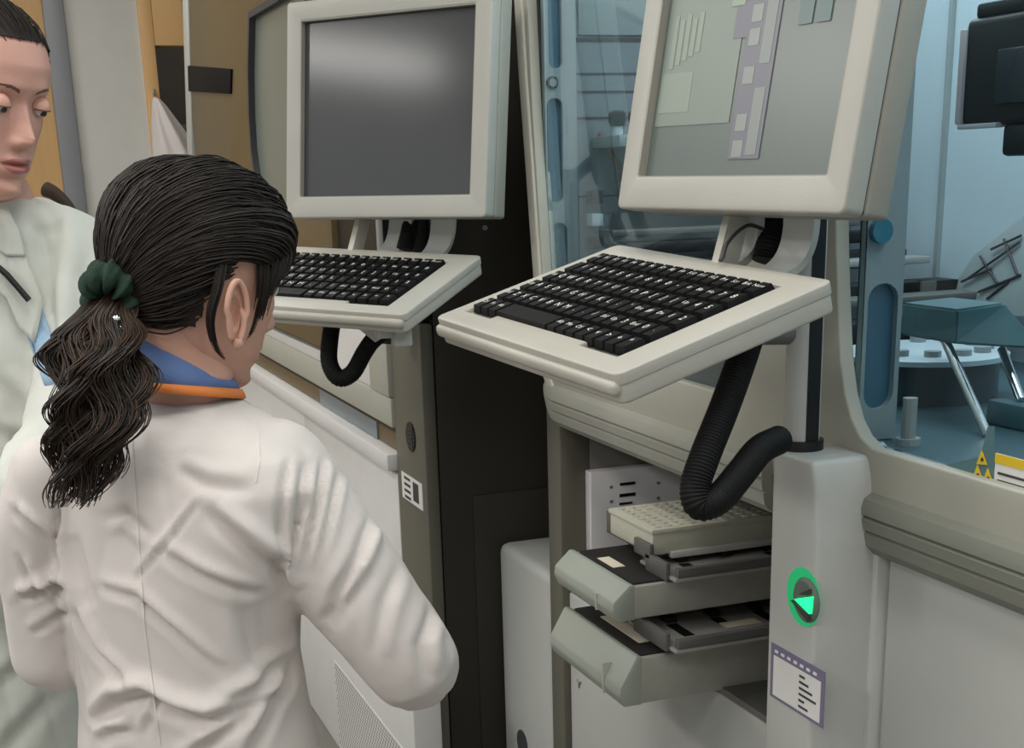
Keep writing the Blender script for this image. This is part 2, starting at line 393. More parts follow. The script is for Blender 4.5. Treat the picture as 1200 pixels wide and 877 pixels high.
# stile, recess, lower body
box('stile', -2.352, -2.288, RY, RY+.06, .02, 1.075, M['stile'], ra, .004)
box('recess_side', -2.352, -2.29, RY+.06, 1.62, .30, 1.08, M['recess'], ra)
box('recess_back', -2.30, XE, 1.60, 1.64, .30, 1.08, M['recess'], ra)
box('lower_body', -2.286, -1.55, RY+.012, 1.6, .03, .735, M['white'], ra, .006)
box('shelf', -2.288, -1.36, RY+.015, 1.6, .735, .745, M['darksteel'], ra)
box('underside', -2.35, XE, RY+.03, 1.64, 1.08, 1.15, M['recess'], ra)
bm = bmesh.new()
lg = onY(679, 800, RY+.012)
for a_, b_ in (((-.006, .004), (.0, -.004)), ((.006, .004), (.0, -.004)), ((0, -.004), (0, -.012))):
    add_tube(bm, [(lg.x+a_[0]*1.4, RY+.0105, lg.z+a_[1]), (lg.x+b_[0], RY+.0105, lg.z+b_[1])], .0013, 6)
bm_done('mark', bm, M['recess'], ra)
# fascia: one plate with two window openings
def arc(cx_, cz_, r, a0, a1, n=8): return [(cx_+r*math.cos(R(a0+(a1-a0)*k/n)), cz_+r*math.sin(R(a0+(a1-a0)*k/n))) for k in range(n+1)]
trim_out = [(-2.447, 2.30), (-2.446, 2.0), (-2.443, 1.80), (-2.428, 1.66), (-2.408, 1.52), (-2.392, 1.40), (-2.378, 1.30), (-2.368, 1.20), (-2.352, 1.145), (-2.31, 1.105)]
trim_in = [(-2.395, 1.80), (-2.386, 1.68), (-2.380, 1.60), (-2.371, 1.52), (-2.363, 1.45), (-2.356, 1.40), (-2.349, 1.34), (-2.340, 1.28), (-2.325, 1.23), (-2.305, 1.205), (-2.275, 1.195)]
outer = trim_out+[(XE, 1.105), (XE, 2.30)]
w1 = [(-2.392, 2.22)]+trim_in+arc(-1.71, 1.235, .04, 270, 360, 5)+[(-1.67, 2.22)]
cr = [(p.x, p.z) for p in (onY(981, 200, RY), onY(982, 290, RY), onY(984, 350, RY), onY(987, 420, RY), onY(992, 460, RY), onY(1000, 492, RY), onY(1010, 512, RY), onY(1024, 526, RY))]
zb = cr[-1][1]
w2 = [(cr[0][0]-.002, 2.22)]+cr+[(XE-.08, zb), (XE-.08, 2.22)]
fas = plate('fascia', outer, [w1[::-1], w2[::-1]], Yto3(RY), .014, M['fascia'], ra, .003)
plate('trim_edge', [(x-.003, z) for x, z in trim_out]+[(x+.030, z) for x, z in trim_out[::-1]], [], Yto3(RY-.005), .03, M['cream'], ra, .003)
plate('window_pane', w1, [], Yto3(RY+.015), .005, glass('pane_tinted', (228, 236, 238), .02, .10), ra)
plate('window_pane', w2, [], Yto3(RY+.015), .005, glass('pane_tinted_b', (226, 236, 240), .02, .10), ra)
# bumper band with stepped ridges: profile in (y,z), swept along x with a rounded left end
prof = [(0, 1.128), (-.014, 1.120), (-.018, 1.110), (-.018, 1.102), (-.013, 1.100), (-.018, 1.097), (-.016, 1.084), (-.011, 1.082), (-.015, 1.079), (-.012, 1.064), (.0, 1.052), (.05, 1.050), (.05, 1.128)]
def band(name, x0, x1, round_l):
    bm = bmesh.new(); rows = []
    xs = [x0+(x1-x0)*0]+([x0+round_l*(1-math.cos(R(a))) for a in range(0, 91, 10)] if round_l else [])+[x1]
    xs = sorted(set(round(v, 5) for v in xs))
    for x in xs:
        t = min(1, (x-x0)/round_l) if round_l else 1
        sc = math.sqrt(max(0, 1-(1-t)**2)) if round_l else 1
        zt = 1.128
        rows.append([bm.verts.new((x, RY+y*max(sc, .05) if y < 0 else RY+y, zt-(zt-z)*max(sc, .08))) for (y, z) in prof])
    for a_, b_ in zip(rows, rows[1:]):
        for k in range(len(prof)): bm.faces.new((a_[k], a_[(k+1) % len(prof)], b_[(k+1) % len(prof)], b_[k]))
    bm.faces.new(rows[0]); bm.faces.new(rows[-1][::-1])
    return autosmooth(bm_done(name, bm, M['bumper'], ra), 25)
band('bumper', -1.415, XE, .07); 
lb = band('bumper', -2.35, -1.548, .07); lb.data.materials[0] = mat('pale_bumper', (158, 158, 148), .5)
# white column carrying the pole: it stands proud of the analyser's front
CY_ = .870
cpt = [(onY(x, y, CY_).x, onY(x, y, CY_).z) for (x, y) in ((905, 548), (950, 541), (953, 553), (955, 570), (956, 600), (957, 640))]
cL = cpt[0][0]
ctop = max(cpt[0][1], cpt[1][1])
colb = prism('column', [(cL, CY_, .02), (cpt[-1][0], CY_, .02)]+[(x, CY_, z) for x, z in cpt[:1:-1]]+[(cpt[1][0], CY_, ctop), (cL, CY_, ctop)], (0, .118, 0), M['white'], ra, .006, seg=3)
c = onY(942, 700, CY_)
dy = CY_
bm = bmesh.new(); add_tube(bm, [(c.x, dy-.0005, c.z), (c.x, dy-.0012, c.z)], .036, 40); bm_done('ring_glow', bm, M['greenled'], colb)
bm = bmesh.new(); add_tube(bm, [(c.x+.009, dy-.001, c.z-.001), (c.x+.009, dy-.003, c.z-.001), (c.x+.009, dy-.006, c.z-.001)], [.0275, .0275, .023], 40); dial = autosmooth(bm_done('dial', bm, M['dial'], colb), 30)
dy -= .006
bm = bmesh.new(); add_prism(bm, [(c.x-.006, dy, c.z-.003), (c.x+.028, dy, c.z-.012), (c.x+.030, dy, c.z+.010)], (0, -.004, 0)); bm_done('green_lamp', bm, M['greenhot'], colb)
bm = bmesh.new(); add_prism(bm, [(c.x-.012, dy, c.z-.006), (c.x+.026, dy, c.z-.022), (c.x+.026, dy, c.z-.012)], (0, -.005, 0)); add_prism(bm, [(c.x+.004, dy, c.z+.006), (c.x+.026, dy, c.z+.018), (c.x+.026, dy, c.z+.011)], (0, -.005, 0)); bm_done('dial_slot', bm, M['ink'], colb)
a, b = onY(905, 752, CY_), onY(968, 785, CY_)
dy = CY_
x0, x1 = a.x, b.x; z1 = a.z-.001; z0 = onY(903, 815, CY_).z
stk = box('sticker', x0, x1, dy-.0012, dy, z0, z1, M['purple'], colb)
def pr(name, u0, u1, v0, v1, m, d=.0018):
    return box(name, x0+(x1-x0)*u0, x0+(x1-x0)*u1, dy-d, dy-.0012, z0+(z1-z0)*v0, z0+(z1-z0)*v1, m, stk)
pr('label_paper', .06, .94, .06, .80, M['sticker'])
bm = bmesh.new()
W_ = x1-x0; H_ = z1-z0
for k in range(6): add_box(bm, x0+W_*.56, x0+W_*(.66+.07*((k*5) % 4)), dy-.0024, dy-.0018, z0+H_*(.68-.11*k), z0+H_*(.72-.11*k))
bm_done('print_line', bm, M['ink'], stk)
bm = bmesh.new()
for k in range(7): add_box(bm, x0+W_*(.08+.12*k), x0+W_*(.14+.12*k), dy-.0020, dy-.0012, z0+H_*.86, z0+H_*.91)
bm_done('print_title', bm, M['sticker'], stk)
# lower right cabinet: frame strip, recessed door panel, lock
box('cabinet_side', -1.347, -1.31, RY, 1.6, .02, 1.075, M['white'], ra, .004)
box('cabinet_rail', -1.31, XE, RY+.006, RY+.06, .60, .745, M['white'], ra, .004)
box('cabinet_door', -1.305, XE, RY+.012, RY+.06, .752, 1.065, M['white'], ra, .006)
box('cabinet_base', -1.31, XE, RY+.006, 1.6, .02, .59, M['white'], ra, .004)
bm = bmesh.new(); c = onY(1020, 835, RY+.012); add_tube(bm, [(c.x, RY+.004, c.z), (c.x, RY+.013, c.z)], .004, 12); bm_done('lock', bm, M['ink'], ra)
box('outer_side', XE, XE+.02, RY, 1.66, .02, 2.3, M['white'], ra, .004)
box('roof', -2.44, XE, RY+.05, 1.66, 2.22, 2.3, M['white'], ra, .004)
# interior shell
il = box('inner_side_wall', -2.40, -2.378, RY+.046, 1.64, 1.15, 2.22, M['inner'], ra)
bm = bmesh.new()
for z, h in ((1.715, .006), (1.585, .004), (1.660, .003), (1.63, .003), (1.45, .004)): add_box(bm, -2.378, -2.3765, 1.03, 1.60, z, z+h)
bm_done('seam', bm, M['ink'], il)
box('wall_panel', -2.378, -2.372, 1.035, 1.42, 1.725, 2.0, M['slotpanel'], il, .002)
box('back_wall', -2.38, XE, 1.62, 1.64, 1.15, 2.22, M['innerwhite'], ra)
box('wall_divider', -2.105, -2.095, 1.612, 1.62, 1.15, 2.22, M['slotpanel'], ra)
box('wall_divider', -1.62, -1.61, 1.612, 1.62, 1.15, 2.22, M['slotpanel'], ra)
box('deck', -2.37, XE, RY+.05, 1.62, 1.150, 1.168, M['deck'], ra)
# slotted pillars (left one, and the one behind the middle post)
def pillar(X, y0, y1, slots, circ):
    yc = (y0+y1)/2
    hs = [rrect(a_, b_, c_, d_, min((b_-a_)/2-.001, .02))[::-1] for (a_, b_, c_, d_) in slots]
    p = plate('pillar', [(y0, 1.17), (y1, 1.17), (y1, 2.2), (y0, 2.2)], hs, Xto3(X), .012, M['slotpanel'], ra)
    for (a_, b_, c_, d_) in slots:
        box('slot', X-.011, X-.009, a_-.002, b_+.002, c_-.002, d_+.002, M['slotblue'], p)
    if circ:
        bm = bmesh.new(); add_tube(bm, [(X, circ[0], circ[1]), (X+.003, circ[0], circ[1])], .011, 20); rr = bm_done('ring', bm, M['ink'], p)
        bm = bmesh.new(); add_tube(bm, [(X+.003, circ[0], circ[1]), (X+.005, circ[0], circ[1])], .007, 20); bm_done('button', bm, M['slotpanel'], rr)
pillar(-2.366, 1.0, 1.075-.04, [(1.004, 1.031, 1.24, 1.415)], None) if False else None
P = lambda x, y: onX(x, y, -2.366)
sl = []
for (xa, ya, xb, yb) in ((633, -60, 653, 80), (633, 115, 655, 237), (639, 262, 660, 340)):
    sl.append((P(xa, ya).y+.012, P(xb, yb).y+.010, P(xb, yb).z, P(xa, ya).z))
pillar(-2.366, .966, P(676, 150).y, sl, (P(642, 97).y+.008, P(642, 97).z))
P = lambda x, y: onX(x, y, -1.405)
sl = [(P(993, 340).y, P(1022, 470).y, P(1022, 480).z, P(993, 335).z), (P(995, 100).y, P(1025, 100).y, 1.455, 1.75)]
pillar(-1.405, P(990, 300).y+.03, P(1036, 300).y+.03, [(a_+.03, b_+.03, c_, d_) for a_, b_, c_, d_ in sl], None)
c = P(1004, 272)
bm = bmesh.new(); add_tube(bm, [(c.x, c.y+.03, c.z), (c.x+.01, c.y+.03, c.z)], .014, 20); bm_done('blue_button', bm, mat('blue_lens', (50, 120, 140), .3), ra)
# rails and carriers seen through the left window
for k, (X, z, h, m_) in enumerate(((-2.30, 1.395, .012, 'darksteel'), (-2.24, 1.375, .02, 'black'), (-2.17, 1.345, .03, 'black'), (-2.10, 1.335, .012, 'steel'), (-2.02, 1.30, .035, 'black'), (-1.94, 1.285, .012, 'darksteel'), (-1.88, 1.255, .035, 'black'))):
    box('rail', X-.03, X+.03, 1.05, 1.58, z-h, z, M[m_], ra, .002)
for X, y in ((-2.3, 1.08), (-2.0, 1.08), (-2.3, 1.5), (-2.0, 1.5)):
    box('rail_post', X-.015, X+.015, y, y+.03, 1.168, 1.30, M['darksteel'], ra)
for k in range(4):
    z = 1.44-.04*k
    box('side_connector', -2.372, -2.345, 1.045, 1.068, z, z+.022, M['innerwhite'] if k % 2 else M['ink'], ra, .002)
shelf_m = box('inner_shelf', -2.376, -2.26, 1.06, 1.60, 1.535, 1.555, M['slotpanel'], ra, .002)
# row of dark tube heads under the shelf edge, tubes as repeats
for k in range(9):
    y = 1.075+.038*k
    bm = bmesh.new(); add_tube(bm, [(-2.30, y, 1.57), (-2.30, y, 1.578), (-2.30, y, 1.592), (-2.30, y, 1.596)], [.012, .015, .015, .009], 10)
    t_ = autosmooth(bm_done('tube_cap', bm, M['black'], None), 40)
    tag(t_, 'black capped tube in the row on the inner shelf behind the left window', 'tube', 'black capped tubes on the inner shelf')
    bm = bmesh.new(); add_tube(bm, [(-2.30, y, 1.555), (-2.30, y, 1.57)], .010, 10); bm_done('tube_body', bm, M['innerwhite'], t_)
box('desk_reflection', -2.37, -2.28, 1.10, 1.56, 1.46, 1.475, M['inner'], ra, .002)  # grey slab modelling a desk reflected in the left window
bm = bmesh.new(); add_tube(bm, spline([(-2.36, 1.07, 1.56), (-2.345, 1.08, 1.53), (-2.35, 1.10, 1.505), (-2.36, 1.11, 1.48)], 5), [.006]*16, 8)
autosmooth(bm_done('hand_reflection', bm, mat('reflection_red_brown', (120, 66, 56), .5), ra), 60)  # pinkish hand reflection in the pane, modelled as a reddish tube
# the right hand interior: carousel, teal cover on chrome legs, black box, tilted rack, stickers
car = thing('carousel', 'round dark reagent carousel with pale rim standing on the deck behind the right window', 'carousel', (-1.62, 1.30, 1.168))
cc = Vector((-1.665, 1.27, 0)); 
bm = bmesh.new(); add_tube(bm, [(cc.x, cc.y, 1.168), (cc.x, cc.y, 1.225)], .105, 48); autosmooth(bm_done('drum', bm, mat('drum_dark', (52, 66, 72), .3), car), 40)
bm = bmesh.new(); add_tube(bm, [(cc.x, cc.y, 1.225), (cc.x, cc.y, 1.232), (cc.x, cc.y, 1.236)], [.118, .118, .110], 48); autosmooth(bm_done('rim', bm, M['innerwhite'], car), 40)
for k in range(12):
    a_ = 2*PI*k/12
    bm = bmesh.new(); p = (cc.x+.085*math.cos(a_), cc.y+.085*math.sin(a_)); add_tube(bm, [(p[0], p[1], 1.236), (p[0], p[1], 1.244)], .012, 12); bm_done('well', bm, M['slotpanel'], car)
bm = bmesh.new(); p = onZ(1065, 500, 1.19); add_tube(bm, [(p.x, p.y, 1.168), (p.x, p.y, 1.225)], .009, 12); add_tube(bm, [(p.x, p.y, 1.168), (p.x, p.y, 1.176)], .015, 12); bm_done('post', bm, M['steel'], car)
# teal cover: wedge block
CYt = 1.16
f0, f1, f2, f3 = onY(1057, 350, CYt), onY(1121, 368, CYt), onY(1124, 404, CYt), onY(1056, 392, CYt)
cv = thing('instrument_cover', 'dark teal wedge shaped cover standing on two chrome legs behind the right window', 'instrument', (f2.x, CYt, 1.168))
bm = bmesh.new()
X0, X1, Z0, Z1 = f0.x, f1.x, min(f3.z, f2.z), (f0.z+f1.z)/2
top = [(X0, CYt, Z0+.0), (X1, CYt, Z0), (X1, CYt, Z1), (X0, CYt, Z1)]
t2 = onY(1176, 416, CYt+.10); 
vs = [bm.verts.new(q) for q in (top[0], top[1], top[2], top[3])]
Yb = CYt+.075
bk = [bm.verts.new(q) for q in ((X0+.01, Yb, Z0), (X1+.035, Yb+.04, Z0-.012), (X1+.0, Yb, Z1+.004), (X0+.01, Yb, Z1+.004))]
for q in ((0, 1, 2, 3),): bm.faces.new([vs[i] for i in q])
bm.faces.new([bk[i] for i in (3, 2, 1, 0)])
for i in range(4): bm.faces.new((vs[i], bk[i], bk[(i+1) % 4], vs[(i+1) % 4]))
bmesh.ops.recalc_face_normals(bm, faces=bm.faces); bmesh.ops.bevel(bm, geom=bm.edges[:], offset=.003, segments=2, affect='EDGES')
autosmooth(bm_done('cover', bm, M['teal'], cv))
for (a_, b_, Ya) in (((1108, 400), (1157, 520), CYt+.01), ((1174, 410), (1197, 470), CYt+.09)):
    p, q = onY(*a_, Ya), onY(*b_, Ya-.03)
    p = Vector(p); q = Vector(q); q.z = max(q.z, 1.17)
    tube('leg', [p, q], .0062, M['chrome'], cv, 14)
tb = box('teal_block', -1.44, -1.20, 1.20, 1.32, 1.168, 1.20, M['teal'], ra, .004)
# black box with a pale edge, top right
gx0, gz1 = onY(1127, 22, 1.15).x, onY(1128, 22, 1.15).z
gz0 = onY(1124, 150, 1.15).z
gh = thing('black_box', 'black box with pale edge hanging at the top of the right window', 'instrument', (gx0+.1, 1.2, gz0))
gx1 = onY(1290, 100, 1.15).x
box('shell', gx0, gx1, 1.155, 1.26, gz0, gz1, M['black'], gh, .010, 3)
box('pale_edge', gx0-.002, gx0+.007, 1.15, 1.162, gz0+.004, gz1-.012, mat('pale_pink_edge', (212, 196, 200), .4), gh, .002)
box('pale_edge', gx0+.004, gx0+.075, 1.15, 1.162, gz0-.002, gz0+.004, mat('pale_lower_edge', (200, 198, 204), .4), gh, .0015)
s_ = onY(1172, 36, 1.15); s2 = onY(1176, 122, 1.15)
box('inset_screen', s_.x, gx1-.02, 1.148, 1.156, s2.z, s_.z-.02, mat('inset_dark', (40, 46, 54), .25), gh, .002)
box('cap', gx0+.012, gx1-.01, 1.16, 1.25, gz1-.002, gz1+.016, M['black'], gh, .005)
box('clamp', gx0+.075, gx1-.03, 1.16, 1.24, gz0-.035, gz0+.002, M['black'], gh, .006)
box('arm', gx0+.10, gx0+.14, 1.20, 1.24, gz1+.01, 2.22, M['darksteel'], gh)
# tilted wire rack
p = [onY(1095, 368, 1.58), onY(1140, 300, 1.58), onY(1215, 240, 1.56), onY(1215, 372, 1.50)]
rk = thing('tilted_rack', 'pale sloping panel carrying dark wire racks beside the teal cover', 'rack', (p[0].x, 1.55, 1.168))
prism('panel', [tuple(q) for q in p], (0, .012, -.0), M['slotpanel'], rk, .002)
def onpanel(px, py):
    n = (p[1]-p[0]).cross(p[2]-p[0]); d = ray(px, py); return EYE+d*((p[0]-EYE).dot(n)/d.dot(n)) + Vector((0, -.006, 0))
for (a_, b_) in (((1138, 326), (1198, 284)), ((1150, 342), (1200, 322)), ((1152, 300), (1172, 332)), ((1130, 330), (1165, 315)), ((1165, 292), (1200, 276)), ((1180, 280), (1196, 322)), ((1160, 350), (1185, 330))):
    tube('wire', [onpanel(*a_), onpanel(*b_)], .0022, M['ink'], rk, 6)
box('rack_foot', p[0].x+.0, p[0].x+.04, 1.56, 1.60, 1.168, p[0].z+.03, M['slotpanel'], rk)
# window stickers
YS = RY+.0145
t0, t1, t2_, t3 = onY(1140, 560, YS), onY(1166, 570, YS), onY(1166, 520, YS), onY(1145, 520, YS)
wst = prism('warning_backing', [onY(1094, 549, YS), onY(1166, 572, YS), onY(1166, 500, YS), onY(1158, 500, YS), onY(1150, 535, YS)], (0, -.001, 0), M['teal'], ra)
bm = bmesh.new()
for (px, py, s) in ((1151, 536, 8), (1146, 554, 9), (1158, 558, 9)):
    q = [onY(px-s*.75, py+s, YS-.0015), onY(px+s*.75, py+s+1, YS-.0015), onY(px, py-s, YS-.0015)]; add_prism(bm, q, (0, -.001, 0))
wt = bm_done('warning_triangle', bm, M['yellow'], wst)
bm = bmesh.new()
for (px, py) in ((1151, 539), (1146, 557), (1158, 561)):
    q = onY(px, py, YS-.0028); add_tube(bm, [q, q+Vector((0, -.0004, 0))], .0022, 10)
bm_done('warning_symbol', bm, M['ink'], wst)
q0, q1 = onY(1168, 531, YS), onY(1240, 550, YS); zt = q0.z
lab = prism('caution_label', [(q0.x, YS, onY(1168, 577, YS).z), (q1.x, YS, onY(1168, 577, YS).z), (q1.x, YS, zt), (q0.x, YS, zt)], (0, -.001, 0), M['sticker'], ra)
prism('yellow_header', [(q0.x, YS-.001, zt-.010), (q1.x, YS-.001, zt-.010), (q1.x, YS-.001, zt), (q0.x, YS-.001, zt)], (0, -.0008, 0), M['yellow'], lab)
bm = bmesh.new()
for k in range(3): add_box(bm, q0.x+.006, q0.x+.055-.008*k, YS-.002, YS-.001, zt-.020-.008*k-.0012, zt-.020-.008*k+.0012)
bm_done('print_line', bm, M['ink'], lab)
# dark teal corner and yellow dot in the left window below the tray
wst2 = prism('lower_glass_panel', [onY(772, 440, YS), onY(853, 465, YS), onY(853, 405, YS), onY(790, 425, YS)], (0, -.001, 0), mat('dark_teal_film', (70, 82, 84), .3), ra)
bm = bmesh.new(); q = onY(782, 437, YS-.0015); add_tube(bm, [q, q+Vector((0, -.0006, 0))], .0065, 14); bm_done('yellow_dot', bm, M['yellow'], wst2)

# ---- recess: slotted plate on the inner wall
pl = box('slotted_plate', -2.288, -2.262, 1.000, 1.46, .80, .966, mat('plate_white', (244, 242, 244), .4), ra, .002)
def slotp(x, y, w, h, m='black'):
    q = onX(x, y, -2.262); return box('plate_slot', -2.2622, -2.2605, q.y-w/2, q.y+w/2, q.z-h/2, q.z+h/2, M[m], pl)
for (x, y, w, h) in ((735, 567, .030, .005), (735, 580, .032, .006), (733, 590, .026, .004), (888, 583, .028, .008)): slotp(x, y, w, h)
for (x, y) in ((716, 571), (716, 588), (771, 566), (771, 584), (834, 575), (880, 600)): slotp(x, y, .005, .005, 'recess')

# ---- sample drawers (parts that slide out of the right analyser)
def drawer(x0, x1, y0, y1, z0, z1, lab_uv):
    d = box('sample_drawer', x0+.004, x1, y0+.03, y1, z0, z1, M['zinc'], ra, .002)
    pf = [(y0+.032, z1+.002), (y0+.022, z1+.004), (y0-.004, z0+.030), (y0-.006, z0+.016), (y0+.002, z0-.002), (y0+.032, z0-.002)]
    prism('handle', [(x0-.004, y, z) for y, z in pf], (x1-x0+.004, 0, 0), M['handle'], d, .003)
    box('handle_seam', x1-.058, x1-.055, y0-.0075, y0+.01, z0+.004, z1-.02, M['cream'], d)
    box('liner', x0+.012, x1-.010, y0+.033, y1-.01, z1-.002, z1+.0035, M['liner'], d, .001)
    a_, b_, c_, e_ = lab_uv
    tg = box('paper_tag', a_, b_, c_, e_, z1+.0036, z1+.0046, M['paper'], d)
    box('print_line', a_+.008, b_-.008, (c_+e_)/2-.003, (c_+e_)/2+.003, z1+.0046, z1+.0049, mat('tag_print', (170, 140, 120), .7), tg) if False else None
    return d
drawer(-1.968, -1.700, .800, 1.45, .741, .812, (-1.895, -1.755, .852, .880))
drawer(-1.968, -1.745, .810, 1.45, .858, .908, (-1.90, -1.84, .85, .870))
# carriers lying on the drawers: stepped steel plates with slots
def carrier(x0, x1, y0, y1, z, label, nslot, tagp):
    t_ = thing('sample_carrier', label, 'sample carrier', ((x0+x1)/2, (y0+y1)/2, z))
    box('plate', x0, x1, y0, y1, z, z+.006, M['steel'], t_, .0015)
    box('side_rail', x1-.012, x1, y0+.004, y1, z+.006, z+.020, M['darksteel'], t_, .0015)
    box('side_rail', x0, x0+.012, y0+.004, y1, z+.006, z+.020, M['darksteel'], t_, .0015)
    box('end_bracket', x0+.03, x1-.02, y0-.006, y0+.002, z-.002, z+.026, M['darksteel'], t_, .002)
    for k in range(nslot):
        y = y0+.04+.075*k
        box('slot', x0+.05, x1-.05-.02*(k % 2), y, y+.018, z+.006, z+.0066, M['black'], t_)
        box('clip', x0+.02, x0+.045, y+.005, y+.022, z+.006, z+.014, M['black'], t_, .001)
    if tagp: box('paper_tag', tagp[0], tagp[1], tagp[2], tagp[3], z+.0066, z+.0076, M['paper'], t_)
    return t_
carrier(-1.82, -1.66, .865, 1.30, .826, 'steel sample carrier with paper tag lying on the lowest open drawer', 4, (-1.74, -1.715, .98, 1.04))
carrier(-1.84, -1.72, .895, 1.32, .9135, 'steel sample carrier lying on the middle drawer directly under the pale tip rack', 4, None)
rb = thing('tray_runner', 'dark runner tray beneath the pale tip rack, left of it on the upper drawer', 'tray', (-1.95, 1.1, .912))
box('runner_base', -2.03, -1.842, .93, 1.42, .9125, .930, M['liner'], rb, .002)
box('runner_rail', -2.03, -2.00, .93, 1.42, .930, .950, M['darksteel'], rb, .002)
box('runner_lip', -2.03, -1.90, .925, .932, .915, .952, M['stile'], rb, .002)
# tip rack with wells
tr = thing('tip_rack', 'pale grey pipette tip rack with rows of wells on top of the open drawers', 'rack', (-1.86, 1.03, .934))
rx0, rx1, ry0, ry1, rz0, rz1 = -1.955, -1.80, .897, 1.135, .9345, .976
box('rack_body', rx0, rx1, ry0, ry1, rz0, rz1-.006, M['rack'], tr, .004)
box('rack_lid', rx0-.002, rx1+.002, ry0-.002, ry1+.002, rz1-.008, rz1, M['rack'], tr, .002)
bm = bmesh.new()
for i in range(8):
    for j in range(12):
        add_tube(bm, [(rx0+.013+i*.0184, ry0+.014+j*.0191, rz1-.001), (rx0+.013+i*.0184, ry0+.014+j*.0191, rz1+.0012)], .0062, 8)
wl = bm_done('well', bm, mat('well_rim', (208, 204, 190), .6), tr); wl['kind'] = 'stuff'
box('latch', rx1-.05, rx1+.006, ry0-.008, ry0+.0, rz0-.004, rz0+.020, M['darksteel'], tr, .002)
box('base_strip', rx1-.006, rx1+.006, ry0+.03, ry1+.03, rz0-.006, rz0+.004, M['panelwhite'], tr, .001)

# ================================================================== THE TWO WORKSTATIONS
def posed(pos, rz, tilt, roll):
    return Matrix.Translation(pos) @ Matrix.Rotation(R(rz), 4, 'Z') @ Matrix.Rotation(R(tilt), 4, 'X') @ Matrix.Rotation(R(roll), 4, 'Y')
def lbox(name, x0, x1, y0, y1, z0, z1, m, par, bev=0., seg=2): return box(name, x0, x1, y0, y1, z0, z1, m, par, bev, seg, world=False)
def lplate(name, outer, holes, z, th, m, par, bev=0.): return plate(name, outer, holes, lambda u, v, w: Vector((u, v, z+w)), th, m, par, bev, world=False)

def monitor(Mx, w, h, label, screen_mat):
    t_ = thing('monitor', label, 'monitor', mtx=Mx)
    b = .034
    lplate('bezel', rrect(-w/2-b, w/2+b, -b-.004, h+b, .008), [rrect(-w/2, w/2, 0, h, .003)[::-1]], .010, .022, M['bezel'], t_, .003)
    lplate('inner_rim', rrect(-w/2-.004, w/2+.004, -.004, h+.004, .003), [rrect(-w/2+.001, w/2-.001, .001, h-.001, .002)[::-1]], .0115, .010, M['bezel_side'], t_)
    lbox('screen', -w/2-.002, w/2+.002, -.002, h+.002, -.008, .0, screen_mat, t_)
    lbox('gap', -w/2-b+.003, w/2+b-.003, -b, h+b-.003, -.018, -.011, M['groove'], t_)
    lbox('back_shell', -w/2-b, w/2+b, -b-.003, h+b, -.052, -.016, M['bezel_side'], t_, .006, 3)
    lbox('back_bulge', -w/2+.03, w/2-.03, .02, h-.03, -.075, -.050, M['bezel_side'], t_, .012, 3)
    return t_
off = mat('dark_lcd', (66, 68, 70), .13, var=.12, scale=4, spec=.9)
MR = posed((-1.41, .800, 1.486), 6.8, 80, 2.0); ML = posed((-2.5, .704, 1.462), 35.1, 83.2, 1.7)
on = mat('lit_lcd', (84, 92, 88), .3, var=.05, scale=3, emit=((106, 116, 112), .24), spec=.6)
mR = monitor(MR, .337, .270, 'grey flat monitor showing a faint instrument layout, above the right keyboard', on)
mL = monitor(ML, .387, .312, 'grey flat monitor with a dark blank screen, above the left keyboard', off)
scr = [c for c in mR.children if c.name.startswith('screen')][0]
def ui(name, px0, py0, px1, py1, rgb, e, z=.0006):
    a_ = loc_on(px0, py0, MR); b_ = loc_on(px1, py0, MR); c_ = loc_on(px1, py1, MR); d_ = loc_on(px0, py1, MR)
    m_ = mat('ui_'+name, rgb, .35, var=.06, scale=20, emit=(rgb, e))
    pts = [(q.x, q.y, z) for q in (a_, b_, c_, d_)]
    return prism(name, pts, (0, 0, .0002), m_, scr, world=False)
# local rectangles of the on-screen layout: u right, v up (metres on the screen)
def uil(name, u0, u1, v0, v1, rgb, e=.24, z=.0006):
    m_ = bpy.data.materials.get('ui_%d_%d_%d' % rgb) or mat('ui_%d_%d_%d' % rgb, rgb, .35, var=.06, scale=20, emit=(rgb, e))
    return lbox(name, u0, u1, v0, v1, z, z+.0003, m_, scr)
uil('menu_area', -.163, -.02, .06, .235, (116, 126, 118))
uil('list_area', -.160, -.10, .075, .12, (126, 136, 126), z=.0010)
uil('layout_column', -.012, .042, .020, .232, (104, 104, 112), z=.0010)
uil('layout_column', -.035, -.012, .150, .215, (104, 104, 112), z=.0010)
for k, v in enumerate((.022, .050, .100, .140, .165, .190)):
    uil('layout_tile', -.006, .012, v, v+.018, (128, 134, 130), z=.0014)
for (a_, b_) in ((.024, .095), (.120, .205)):
    uil('layout_tile', .018, .036, a_, b_, (122, 128, 125), z=.0014)
uil('button', -.045, -.022, .185, .215, (128, 144, 124), z=.0014)
for u in (.072, .100): uil('status_field', u, u+.022, .155, .205, (88, 106, 104), z=.0012)
uil('button', .130, .152, .190, .208, (124, 146, 126), z=.0012)
for k in range(5): uil('list_line', -.15+.012*k, -.142+.012*k, .125+.004*k, .185-.006*(k % 2), (126, 138, 126), z=.0012)
uil('title_bar', -.166, .166, .245, .262, (112, 120, 124), z=.0010)

